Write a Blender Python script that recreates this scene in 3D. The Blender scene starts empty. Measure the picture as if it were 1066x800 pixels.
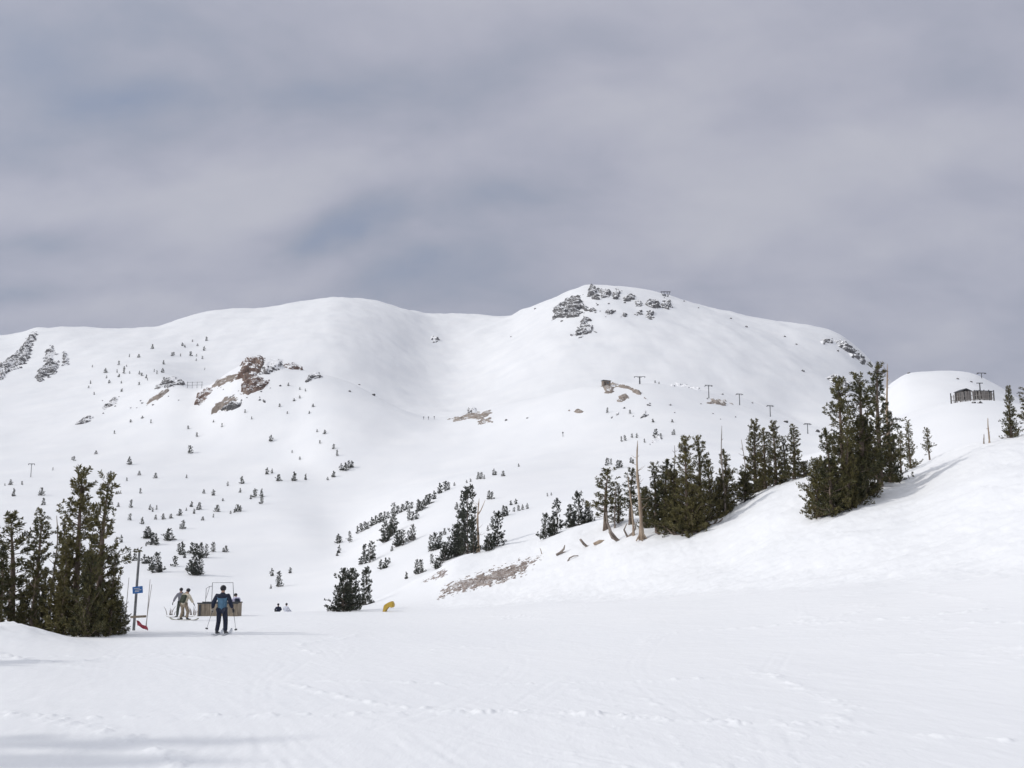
import bpy, bmesh, math, random
import numpy as np
HAZE = .00009
from mathutils import Vector, Matrix
R = math.radians
random.seed(7)
sc = bpy.context.scene
C = sc.collection

# ------------------------------------------------------------------ camera
F_PX, CX, CY, W_PX, HORIZON = 1050.0, 533.0, 400.0, 1066.0, 560.0
PITCH = math.atan((HORIZON - CY) / F_PX)
CAM_H = 1.65
cd = bpy.data.cameras.new('camera')
cam = bpy.data.objects.new('camera', cd); C.objects.link(cam)
cd.sensor_width = 36.0; cd.lens = 36.0 * F_PX / W_PX
cd.clip_start = 0.1; cd.clip_end = 20000
cam.location = (0, 0, 0); cam.rotation_euler = (R(90) + PITCH, 0, 0)
sc.camera = cam
SP, CP = math.sin(PITCH), math.cos(PITCH)

def uv(x, y):
    """a direction seen from the camera as X/Y and Z/Y"""
    a = (np.asarray(x, float) - CX) / F_PX; b = (CY - np.asarray(y, float)) / F_PX
    d = CP - b * SP
    return a / d, (SP + b * CP) / d

def pix(X, Y, Z):
    d = Y * CP + Z * SP; b = (-Y * SP + Z * CP) / d; a = X / d
    return CX + a * F_PX, CY - b * F_PX

# ------------------------------------------------------------------ numpy noise
_rs = np.random.RandomState(11)
_perm = np.tile(_rs.permutation(512), 3)
_ang = _rs.rand(512) * 2 * np.pi
_gx, _gy = np.cos(_ang), np.sin(_ang)
def perlin(x, y):
    x = np.asarray(x, float); y = np.asarray(y, float)
    xi = np.floor(x).astype(np.int64); yi = np.floor(y).astype(np.int64)
    xf = x - xi; yf = y - yi
    su = xf*xf*xf*(xf*(xf*6-15)+10); sv = yf*yf*yf*(yf*(yf*6-15)+10)
    def g(ix, iy, dx, dy):
        h = _perm[_perm[ix & 511] + (iy & 511)]
        return _gx[h]*dx + _gy[h]*dy
    a = g(xi, yi, xf, yf); b = g(xi+1, yi, xf-1, yf)
    c = g(xi, yi+1, xf, yf-1); d = g(xi+1, yi+1, xf-1, yf-1)
    return (a + su*(b-a) + sv*((c + su*(d-c)) - (a + su*(b-a)))) * 1.5
def fbm(x, y, o=4, gain=.5):
    s = 0; a = 1.0
    for k in range(o):
        s = s + a*perlin(x*2**k + 17.3*k, y*2**k - 9.1*k); a *= gain
    return s
def sstep(a, b, x):
    t = np.clip((x-a)/(b-a), 0, 1); return t*t*(3-2*t)

# ------------------------------------------------------------------ monotone cubic interpolation, many columns at once
def slopes(xk, yk):
    h = np.diff(xk, axis=-1); d = np.diff(yk, axis=-1) / h
    m = np.zeros_like(yk)
    d0, d1, h0, h1 = d[..., :-1], d[..., 1:], h[..., :-1], h[..., 1:]
    w1 = 2*h1 + h0; w2 = h1 + 2*h0
    ok = d0*d1 > 0
    den = np.where(ok, w1/np.where(d0 == 0, 1, d0) + w2/np.where(d1 == 0, 1, d1), 1)
    m[..., 1:-1] = np.where(ok, (w1+w2)/den, 0)
    m[..., 0] = d[..., 0]; m[..., -1] = d[..., -1]
    return m
def pchip(xk, yk, t, m=None):
    """xk,yk (n,K); t (n,m) -> (n,m)"""
    m = slopes(xk, yk) if m is None else m; K = xk.shape[1]
    idx = np.zeros(t.shape, np.int64)
    for k in range(1, K-1): idx += (t >= xk[:, k:k+1])
    tk = lambda a, i: np.take_along_axis(a, i, 1)
    x0, x1, y0, y1, m0, m1 = tk(xk, idx), tk(xk, idx+1), tk(yk, idx), tk(yk, idx+1), tk(m, idx), tk(m, idx+1)
    h = x1-x0; s = np.clip((t-x0)/h, 0, 1); s2 = s*s; s3 = s2*s
    return (2*s3-3*s2+1)*y0 + (s3-2*s2+s)*h*m0 + (-2*s3+3*s2)*y1 + (s3-s2)*h*m1

# ------------------------------------------------------------------ the lie of the land: crest and valley lines (direction, distance)
K = [
 # piste just below the camera, level
 [(-200,800,9.9),(0,800,9.9),(533,800,9.9),(1066,798,9.6),(1300,796,9.4)],
 # foot of the slope on the right / middle of the piste on the left
 [(-300,641,60),(0,641,60),(300,640,62),(430,636,70),(560,629,62),(700,621,52),(850,611,42),(1066,598,32),(1350,580,25)],
 # crest of the piste, then skyline of the near hill
 [(-300,640,80),(0,639,80),(150,638.5,82),(300,637,86),(347,636,92),(376,630,100),(410,616,100),(440,600,96),(455,594,94),(470,583,92),
  (500,575,92),(525,567,91),(550,563,89),(588,551,86),(620,544,84),(645,538,82),(690,535,80),(730,534,78),(762,526,76),(795,510,74),(825,499,73),(850,492,72),
  (900,489,70),(940,488,69),(982,474,67),(1020,462,65),(1066,454,63),(1200,440,58),(1400,430,52)],
 # hollow behind it
 [(-300,655,130),(0,652,130),(300,649,130),(376,641,135),(430,626,140),(500,605,140),(600,580,135),(700,575,130),(850,555,120),(940,535,105),(1066,505,95),(1400,480,80)],
 # foot of the far slopes
 [(-300,634,190),(0,632,190),(200,627,190),(300,633,190),(360,627,180),(430,603,180),(500,575,185),(560,560,180),(640,540,175),(762,530,175),(850,515,165),(940,490,150),(1066,462,135),(1400,440,120)],
 # spur with the line of trees / knob on the right
 [(-300,520,420),(0,522,420),(150,524,420),(300,532,390),(350,572,310),(400,545,315),(467,509,340),(520,494,360),(600,481,385),(700,471,385),(800,480,330),(870,466,280),
  (942,431,250),(975,422,240),(1000,417,230),(1035,416.5,230),(1066,424,230),(1200,440,230),(1400,450,230)],
 [(-300,480,560),(0,482,560),(150,477,560),(300,480,540),(350,510,470),(400,500,480),(470,488,480),(520,478,480),(600,458,470),(700,446,470),(800,468,420),(870,478,370),
  (942,450,330),(1000,436,320),(1066,440,320),(1400,460,320)],
 # ridge with the crag, ridge with the hut, dome on the right
 [(-300,425,760),(0,430,770),(100,420,770),(150,408,750),(180,399,740),(205,406,720),(235,391,700),(250,381,690),(265,376,690),(290,378,690),(310,384,690),(330,389,680),(360,397,680),(385,409,670),(410,423,660),
  (435,433,650),(460,437,640),(490,431,640),(520,422,630),(560,413,610),(600,404,590),(630,400,580),(670,398,580),(700,401,590),(740,406,620),(770,414,640),(800,426,640),(840,442,620),
  (870,450,600),(900,430,560),(925,401,540),(945,389,520),(980,386.5,510),(1010,389,510),(1030,397,510),(1050,408,510),(1066,418,510),(1200,450,510),(1400,460,510)],
 [(-300,402,900),(0,405,900),(100,396,900),(150,388,890),(180,386,880),(205,408,850),(235,402,850),(265,399,850),(330,410,860),(385,420,860),(435,436,860),(460,435,860),(490,433,860),(560,421,860),
  (630,412,860),(700,414,860),(770,424,860),(840,446,860),(870,444,850),(900,446,800),(945,420,760),(1000,410,750),(1066,430,750),(1400,470,750)],
 [(-300,372,1150),(0,378,1150),(100,365,1150),(200,358,1180),(300,349,1150),(345,349,1100),(400,362,1160),(440,374,1280),(470,377,1330),(505,371,1300),(560,352,1170),(630,341,1150),(700,346,1150),(800,369,1150),(870,398,1130),
  (912,420,1130),(945,425,1130),(1066,440,1130),(1400,470,1130)],
 # skyline
 [(-300,360,1400),(0,349,1400),(20,346,1400),(40,341,1400),(60,341,1400),(100,342,1420),(165,341,1450),(185,333,1500),(230,324,1550),(280,320,1600),(310,315,1600),(345,311,1600),(380,313,1620),(420,321,1650),
  (450,327,1750),(490,328,1800),(530,329,1750),(547,323,1620),(570,314,1560),(590,305,1530),(615,298,1500),(640,297,1500),(665,300,1500),(695,307,1500),(730,317,1500),(770,327,1500),(800,333,1500),(850,341,1480),
  (875,350,1450),(895,365,1440),(912,382,1430),(930,398,1430),(945,410,1430),(1000,430,1430),(1066,450,1430),(1400,480,1430)],
 [(-300,400,2000),(0,390,2000),(350,352,2100),(500,370,2200),(630,340,2000),(850,390,2000),(930,430,2000),(1400,500,2000)],
 [(-300,540,3200),(533,540,3200),(1400,545,3200)],
]
KU = []
for k in K:
    a = np.array(k, float); u, v = uv(a[:, 0], a[:, 1])
    KU.append((u[None], v[None], np.log(a[:, 2])[None]))
SMOOTH = [20, 20, 7, 30, 30, 16, 24, 6, 22, 26, 5, 30, 30]           # how gently each line bends, photo pixels
UG = np.linspace(-.8, .8, 3201)
KG = []
for (uu, vv, ll), sg_ in zip(KU, SMOOTH):
    t = np.clip(UG, uu[0, 0], uu[0, -1])[None]; sg_ = sg_/F_PX/(UG[1]-UG[0])
    k_ = np.exp(-.5*(np.arange(-int(3*sg_)-1, int(3*sg_)+2)/sg_)**2); k_ /= k_.sum(); w_ = len(k_)//2
    KG.append([np.convolve(np.pad(pchip(uu, a, t)[0], w_, mode='edge'), k_, 'valid') for a in (vv, ll)])
def smooth_u(a, px_):
    g_ = px_/F_PX/(UG[1]-UG[0]); k_ = np.exp(-.5*(np.arange(-int(3*g_)-1, int(3*g_)+2)/g_)**2); k_ /= k_.sum(); w_ = len(k_)//2
    return np.convolve(np.pad(a, w_, mode='edge'), k_, 'valid')
LKG = np.stack([np.full(UG.shape, math.log(2.0))] + [l for v, l in KG], 1)
GKG = np.stack([np.full(UG.shape, -.05)] + [v + CAM_H/np.exp(l) for v, l in KG], 1)
MKG = slopes(LKG, GKG); MKG = np.stack([smooth_u(MKG[:, k], 14) for k in range(MKG.shape[1])], 1)
def knots(u):
    u = np.clip(np.asarray(u, float), -.78, .78)
    return tuple(np.stack([np.interp(u, UG, A[:, k]) for k in range(A.shape[1])], 1) for A in (LKG, GKG, MKG))

TRACKS = [(-.6,-.16,.35,3.1,0), (.2,-.22,.5,4.3,1), (1.6,-.30,.7,5.2,2), (-1.9,-.10,.3,3.7,.5), (2.4,.05,1.0,6.1,1.7), (-3.2,.12,.8,5.0,4), (4.4,-.42,.9,4.7,3), (.5,.25,.6,6.5,2.4), (-1.2,-.33,.25,4.1,5), (6.5,-.6,.8,7.0,1.2), (-4.6,.31,.6,5.6,.3)]
def relief(X, Y, D, foot, crest):
    """small forms of the snow; D distance, foot/crest distances of the near hill in that direction"""
    hill = sstep(foot*.93, foot*1.06, D) * sstep(-9, -1, X)
    piste = 1 - sstep(foot*.9, foot*1.1, D)
    z = 0
    # piste: long shallow waves, ski tracks and thrown-up crumbs of snow
    a, b = .93*X + .36*Y, -.36*X + .93*Y           # across / along the line of travel
    z = z + piste*(.05*fbm(X*.11, Y*.09, 3) + .007*fbm(a*1.1 + .6*perlin(X*.2, Y*.2), b*.12, 4) + .003*fbm(a*5, b*.5, 2))
    c, d = .30*X + .95*Y, -.95*X + .30*Y           # a second family of tracks crossing the slope
    z = z + piste*.007*fbm(c*1.3 + perlin(X*.15, Y*.15+7), d*.11, 4)
    patch = sstep(.1, .55, perlin(a*.22+4, b*.07))
    z = z + piste*.014*patch*np.clip(fbm(X*4.2, Y*2.6, 3)-.3, 0, 1)
    spray = np.exp(-(perlin(a*.20+3, b*.075)/.045)**2) + np.exp(-(perlin(c*.16+9, d*.06)/.04)**2)     # lines of thrown snow along ski tracks
    z = z + piste*sstep(90, 40, D)*spray*(.010 + .04*np.clip(fbm(X*3.6+2, Y*2.8, 3), 0, 1))*sstep(-.25, .3, perlin(X*.12+8, Y*.09))
    for q, (x0, sl, A, lam, ph) in enumerate(TRACKS if np.size(X) > 20000 else ()):
        dd = X - (x0 + sl*Y + A*np.sin(Y/lam+ph))
        for o_ in (-.16, .16):
            e_ = ((dd-o_)/.055)**2
            z = z + piste*(D < 60)*np.where(e_ < 30, (-.0042*np.exp(-e_) + .003*np.exp(-(np.abs(dd-o_)/.055-1.8)**2)), 0)*sstep(-.35, .35, perlin(Y*.16+q*7, X*.02))*(.5+.9*np.clip(fbm(X*3+q, Y*2), 0, 1))
    # bumpy, skied-out snow on the near hill
    near = 1 - sstep(110, 180, D)
    z = z + hill*near*(.22*fbm(X*.11, Y*.11, 3) + (.06)*fbm(X*.55, Y*.35, 3) + .03*np.abs(fbm(X*1.3+5, Y*.8, 3)) + .06*fbm((X+.3*Y)*.4, (Y-.3*X)*1.3, 4, .6))
    far = sstep(95, 240, D)
    z = z + far*(.35 + .0011*D)*fbm(X*.022, Y*.016, 4, .42)
    vf = sstep(800, 1200, D)
    px_ = CX + F_PX*X/np.maximum(D, 1)
    lip = 1590 - (548-px_)*1.9
    z = z + vf*4.5*np.exp(-((D-lip)/26)**2)*sstep(468, 500, px_)*sstep(556, 536, px_)             # wind lip left of the summit
    z = z + vf*(3.2*fbm(X*.009 + .002*Y, Y*.0022, 3, .4) + .5*np.abs(fbm(X*.03+.006*Y, Y*.004, 2)))
    # bank of ploughed snow in front of the trees on the left
    z = z + .62*sstep(-12.2, -15.5, X + .5*(Y-31))*np.exp(-((Y-31-.25*(X+15))/2.6)**2)*(1 + .25*fbm(X*.6, Y*.6, 3)) * (Y > 10)
    # drop from the skied-out bench, hollow round the trunks of the right-hand clump
    return z

def height_uY(u, Y):
    """u (n,), Y (n,m)"""
    lk, gk, mk_ = knots(u)
    g = pchip(lk, gk, np.clip(np.log(np.maximum(Y, 2.0)), lk[:, :1], lk[:, -1:]), mk_)
    return g*Y - CAM_H + relief(u[:, None]*Y, Y, Y, np.exp(lk[:, 2:3]), np.exp(lk[:, 3:4]))
def ground(X, Y):
    u = np.array([X/Y]); return float(height_uY(u, np.array([[Y]]))[0, 0])
_YS = np.exp(np.linspace(math.log(6), math.log(2600), 5000))
def hit(x, y, skip=0):
    """where the sight line through a photo point meets the land"""
    u, v = uv(x, y); u = float(u); v = float(v)
    z = height_uY(np.array([u]), _YS[None])[0]
    d = z - v*_YS; d[_YS < skip] = -1
    i = int(np.argmax(d >= 0))
    if d[i] < 0: i = int(np.argmax(z/_YS * (_YS > max(skip, 300)) - 9*(_YS <= max(skip, 300))))
    Y = _YS[i]
    return Vector((u*Y, Y, z[i]))
def mpp(p): return p.y / F_PX      # metres per photo pixel there

# ------------------------------------------------------------------ materials
def mat(name, color, rough=.6, metal=0, spec=.3):
    m = bpy.data.materials.new(name); m.use_nodes = True
    b = m.node_tree.nodes['Principled BSDF']
    b.inputs['Base Color'].default_value = (*color, 1); b.inputs['Roughness'].default_value = rough
    b.inputs['Metallic'].default_value = metal; b.inputs['Specular IOR Level'].default_value = spec
    return m
def N(nt, t, **kw):
    n = nt.nodes.new(t)
    for k, v in kw.items():
        if k in n.inputs: n.inputs[k].default_value = v
        else: setattr(n, k, v)
    return n
def mottled(name, c1, c2, scale, rough=.7, stretch=(1,1,1), bump=0, coords='Object', detail=4, c3=None, lo=.35, hi=.65):
    m = mat(name, c1, rough); nt = m.node_tree; L = nt.links.new; b = nt.nodes['Principled BSDF']
    tc = N(nt, 'ShaderNodeTexCoord'); mp = N(nt, 'ShaderNodeMapping'); mp.inputs['Scale'].default_value = stretch
    no = N(nt, 'ShaderNodeTexNoise', Scale=scale, Detail=detail); rp = N(nt, 'ShaderNodeValToRGB')
    rp.color_ramp.elements[0].position = lo; rp.color_ramp.elements[1].position = hi
    rp.color_ramp.elements[0].color = (*c1, 1); rp.color_ramp.elements[1].color = (*c2, 1)
    if c3: e = rp.color_ramp.elements.new((lo+hi)/2); e.color = (*c3, 1)
    L(tc.outputs[coords], mp.inputs['Vector']); L(mp.outputs['Vector'], no.inputs['Vector'])
    L(no.outputs['Fac'], rp.inputs['Fac']); L(rp.outputs['Color'], b.inputs['Base Color'])
    if bump:
        bp = N(nt, 'ShaderNodeBump', Strength=bump, Distance=.02); L(no.outputs['Fac'], bp.inputs['Height']); L(bp.outputs['Normal'], b.inputs['Normal'])
    return m

def snow_material():
    m = mat('snow', (.9, .9, .91), .55, 0, .25); nt = m.node_tree; L = nt.links.new; b = nt.nodes['Principled BSDF']
    geo = N(nt, 'ShaderNodeNewGeometry')
    n1 = N(nt, 'ShaderNodeTexNoise', Scale=.035, Detail=5, Roughness=.55); L(geo.outputs['Position'], n1.inputs['Vector'])
    rp = N(nt, 'ShaderNodeValToRGB'); rp.color_ramp.elements[0].position = .3; rp.color_ramp.elements[1].position = .7
    rp.color_ramp.elements[0].color = (.86, .868, .885, 1); rp.color_ramp.elements[1].color = (.925, .925, .93, 1)
    L(n1.outputs['Fac'], rp.inputs['Fac']); L(rp.outputs['Color'], b.inputs['Base Color'])
    # grain and wind crust
    mp = N(nt, 'ShaderNodeMapping'); mp.inputs['Rotation'].default_value = (0, 0, R(22)); mp.inputs['Scale'].default_value = (1, .22, 1)
    L(geo.outputs['Position'], mp.inputs['Vector'])
    n2 = N(nt, 'ShaderNodeTexNoise', Scale=3.2, Detail=5, Roughness=.6); L(mp.outputs['Vector'], n2.inputs['Vector'])
    n3 = N(nt, 'ShaderNodeTexNoise', Scale=22, Detail=3, Roughness=.6); L(geo.outputs['Position'], n3.inputs['Vector'])
    b1 = N(nt, 'ShaderNodeBump', Strength=.35, Distance=.05); L(n2.outputs['Fac'], b1.inputs['Height'])
    b2 = N(nt, 'ShaderNodeBump', Strength=.25, Distance=.012); L(n3.outputs['Fac'], b2.inputs['Height']); L(b1.outputs['Normal'], b2.inputs['Normal'])
    L(b2.outputs['Normal'], b.inputs['Normal'])
    return m
SNOW = snow_material()

def rock_material(name, c1, c2, c3, scale, snow=.72):
    m = mat(name, c1, .85, 0, .2); nt = m.node_tree; L = nt.links.new; b = nt.nodes['Principled BSDF']
    geo = N(nt, 'ShaderNodeNewGeometry')
    n1 = N(nt, 'ShaderNodeTexNoise', Scale=scale, Detail=6, Roughness=.65); L(geo.outputs['Position'], n1.inputs['Vector'])
    rp = N(nt, 'ShaderNodeValToRGB'); rp.color_ramp.elements[0].position = .32; rp.color_ramp.elements[1].position = .68
    rp.color_ramp.elements[0].color = (*c1, 1); rp.color_ramp.elements[1].color = (*c2, 1)
    e = rp.color_ramp.elements.new(.5); e.color = (*c3, 1)
    L(n1.outputs['Fac'], rp.inputs['Fac'])
    # snow lying on the ledges
    sx = N(nt, 'ShaderNodeSeparateXYZ'); L(geo.outputs['Normal'], sx.inputs[0])
    n2 = N(nt, 'ShaderNodeTexNoise', Scale=scale*.8, Detail=3, Roughness=.5); L(geo.outputs['Position'], n2.inputs['Vector'])
    ad = N(nt, 'ShaderNodeMath', operation='MULTIPLY_ADD'); L(n2.outputs['Fac'], ad.inputs[0]); ad.inputs[1].default_value = .5; L(sx.outputs['Z'], ad.inputs[2])
    r2 = N(nt, 'ShaderNodeMapRange'); r2.inputs['From Min'].default_value = snow+.25; r2.inputs['From Max'].default_value = snow+.31
    L(ad.outputs[0], r2.inputs['Value'])
    mx = N(nt, 'ShaderNodeMix', data_type='RGBA'); L(r2.outputs['Result'], mx.inputs['Factor'])
    L(rp.outputs['Color'], mx.inputs['A']); mx.inputs['B'].default_value = (.9, .9, .91, 1)
    L(mx.outputs['Result'], b.inputs['Base Color'])
    return m

def needle_material(name, dark, light, scale=1.3):
    m = mat(name, dark, .6, 0, .25); nt = m.node_tree; L = nt.links.new; b = nt.nodes['Principled BSDF']
    tc = N(nt, 'ShaderNodeTexCoord'); oi = N(nt, 'ShaderNodeObjectInfo')
    no = N(nt, 'ShaderNodeTexNoise', Scale=scale, Detail=3); L(tc.outputs['Object'], no.inputs['Vector'])
    geo = N(nt, 'ShaderNodeNewGeometry')
    ad = N(nt, 'ShaderNodeMath', operation='MULTIPLY_ADD'); L(geo.outputs['Random Per Island'], ad.inputs[0]); ad.inputs[1].default_value = .3; L(no.outputs['Fac'], ad.inputs[2])
    a2 = N(nt, 'ShaderNodeMath', operation='MULTIPLY_ADD'); L(oi.outputs['Random'], a2.inputs[0]); a2.inputs[1].default_value = .30; L(ad.outputs[0], a2.inputs[2])
    rp = N(nt, 'ShaderNodeValToRGB'); rp.color_ramp.elements[0].position = .5; rp.color_ramp.elements[1].position = .92
    rp.color_ramp.elements[0].color = (*dark, 1); rp.color_ramp.elements[1].color = (*light, 1)
    L(a2.outputs[0], rp.inputs['Fac']); L(rp.outputs['Color'], b.inputs['Base Color'])
    return m

M = dict(
 needles=needle_material('pine_needles', (.036, .044, .021), (.138, .120, .045)),
 needles_far=needle_material('conifer_needles', (.026, .032, .026), (.055, .060, .040)),
 bark=mottled('pine_bark', (.10, .075, .055), (.24, .185, .15), 5, .9, (1, 1, .25), .5),
 deadwood=mottled('weathered_wood', (.27, .20, .145), (.48, .38, .285), 4, .85, (1, 1, .15), .5),
 greywood=mottled('grey_wood', (.16, .13, .11), (.34, .29, .25), 4, .9, (1, 1, .2), .5),
 crag=rock_material('brown_crag', (.075, .050, .040), (.25, .20, .17), (.155, .098, .074), .12, .74),
 cliff=rock_material('grey_cliff', (.050, .049, .051), (.20, .19, .185), (.10, .096, .096), .10, .66),
 dirt=rock_material('stony_ground', (.17, .135, .115), (.40, .345, .31), (.27, .225, .20), 1.6, .88),
 tan=rock_material('tan_scree', (.22, .18, .15), (.36, .31, .27), (.28, .235, .20), .2, .88),
)

# ------------------------------------------------------------------ object helpers
def tag(o, label=None, cat=None, group=None, kind=None):
    if label: o['label'] = label
    if cat: o['category'] = cat
    if group: o['group'] = group
    if kind: o['kind'] = kind
    return o
def link(name, me, m=None, parent=None):
    o = bpy.data.objects.new(name, me); C.objects.link(o)
    if m: me.materials.append(m)
    if parent: o.parent = parent
    return o
def empty(name, loc=(0,0,0), rz=0, label=None, cat=None, group=None):
    o = bpy.data.objects.new(name, None); C.objects.link(o); o.location = loc; o.rotation_euler = (0, 0, rz)
    o.empty_display_size = .2
    return tag(o, label, cat, group)
def copy_tree(o, parent=None):
    c = o.copy(); C.objects.link(c); c.parent = parent
    for ch in [x for x in KIDS.get(o.name, [])]:
        d = ch.copy(); C.objects.link(d); d.parent = c
    return c
KIDS = {}
def np_mesh(name, co, faces, smooth=False):
    """co (n,3), faces (m,3|4)"""
    me = bpy.data.meshes.new(name); n = len(co); m, s = faces.shape
    me.vertices.add(n); me.vertices.foreach_set('co', np.ascontiguousarray(co, np.float32).ravel())
    me.loops.add(m*s); me.loops.foreach_set('vertex_index', np.ascontiguousarray(faces, np.int32).ravel())
    me.polygons.add(m); me.polygons.foreach_set('loop_start', np.arange(0, m*s, s, dtype=np.int32))
    me.polygons.foreach_set('use_smooth', np.full(m, smooth)); me.update(calc_edges=True); me.validate()
    return me
def grid_faces(nr, nc):
    i = np.arange((nr-1)*(nc-1)); r = i//(nc-1); c = i % (nc-1); a = r*nc+c
    return np.stack([a, a+1, a+nc+1, a+nc], 1)
class MB:
    """collects boxes, tubes and the like into one mesh"""
    def __init__(s): s.bm = bmesh.new()
    def box(s, c, d, rot=None, bevel=0):
        r = bmesh.ops.create_cube(s.bm, size=1)['verts']
        mtx = Matrix.Translation(c) @ (rot.to_4x4() if rot else Matrix()) @ Matrix.Diagonal((*d, 1))
        bmesh.ops.transform(s.bm, matrix=mtx, verts=r)
        if bevel:
            es = list({e for v in r for e in v.link_edges})
            bmesh.ops.bevel(s.bm, geom=es, offset=bevel, segments=1, affect='EDGES')
        return s
    def tube(s, pts, rad, n=7, cap=True):
        pts = [Vector(p) for p in pts]
        if not hasattr(rad, '__len__'): rad = [rad]*len(pts)
        rings = []; ref = Vector((.31, .87, .39))
        for i, p in enumerate(pts):
            t = (pts[min(i+1, len(pts)-1)] - pts[max(i-1, 0)]).normalized()
            a = t.cross(ref); a = a.normalized() if a.length > .05 else t.orthogonal().normalized(); b = t.cross(a)
            rings.append([s.bm.verts.new(p + (a*math.cos(k*2*math.pi/n) + b*math.sin(k*2*math.pi/n))*rad[i]) for k in range(n)])
        for i in range(len(rings)-1):
            for k in range(n):
                f = s.bm.faces.new((rings[i][k], rings[i][(k+1) % n], rings[i+1][(k+1) % n], rings[i+1][k])); f.smooth = True
        if cap:
            try: s.bm.faces.new(rings[0][::-1]); s.bm.faces.new(rings[-1])
            except ValueError: pass
        return s
    def ball(s, c, r, seg=12):
        v = bmesh.ops.create_uvsphere(s.bm, u_segments=seg, v_segments=max(6, seg*2//3), radius=1)['verts']
        r = r if hasattr(r, '__len__') else (r, r, r)
        bmesh.ops.transform(s.bm, matrix=Matrix.Translation(c) @ Matrix.Diagonal((*r, 1)), verts=v)
        for x in v:
            for f in x.link_faces: f.smooth = True
        return s
    def build(s, name, m, parent=None):
        me = bpy.data.meshes.new(name); bmesh.ops.recalc_face_normals(s.bm, faces=s.bm.faces[:]); s.bm.to_mesh(me); s.bm.free()
        return link(name, me, m, parent)

# ------------------------------------------------------------------ terrain: one sheet from under the camera to beyond the mountains
TH = R(31)
th = np.concatenate([np.linspace(-math.pi, -R(60), 40)[:-1], np.linspace(-R(60), -TH, 60)[:-1], np.linspace(-TH, TH, 760), np.linspace(TH, R(60), 60)[1:], np.linspace(R(60), math.pi, 40)[1:]])
rr = np.concatenate([np.linspace(.3, 6.5, 26)[:-1], np.exp(np.linspace(math.log(6.5), math.log(112), 760))[:-1], np.exp(np.linspace(math.log(112), math.log(2100), 430))[:-1], np.exp(np.linspace(math.log(2100), math.log(4500), 14))])
thc = np.clip(th, -R(36), R(36)); uu = np.tan(thc)
lk, gk, mk_ = knots(uu)
away = sstep(R(40), R(75), np.abs(th))[:, None]
gk = gk*(1-away) - .045*away; mk_ = mk_*(1-away)
YY = rr[None, :]*np.cos(thc)[:, None]
ZZ = pchip(lk, gk, np.clip(np.log(np.maximum(YY, 2)), lk[:, :1], lk[:, -1:]), mk_)*YY - CAM_H
XX = rr[None]*np.sin(th)[:, None]; YR = rr[None]*np.cos(th)[:, None]
# inside the sector the true X,Y feed the relief; elsewhere it carries on unbroken
ZZ = ZZ + relief(XX, np.where(np.abs(th)[:, None] < R(36), YR, YY), YY, np.exp(lk[:, 2:3]), np.exp(lk[:, 3:4]))*(1-away)
co = np.stack([XX, YR, ZZ], -1).reshape(-1, 3)
fa = grid_faces(len(th), len(rr))
# close the small disc under the camera
co = np.vstack([co, [[0, 0, -CAM_H]]])
fan = np.stack([np.arange(len(th)-1)*len(rr), np.full(len(th)-1, len(co)-1), (np.arange(len(th)-1)+1)*len(rr), (np.arange(len(th)-1)+1)*len(rr)], 1)[:, :3]
me = np_mesh('snow_ground', co, fa[:, ::-1], True)
zlims = (float(co[:, 2].min()), float(co[:, 2].max()))
terrain = link('snow_ground', me, SNOW); tag(terrain, 'white snow covering the piste, hills and mountains', 'snow ground', kind='structure')
print('terrain', len(co))

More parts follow.
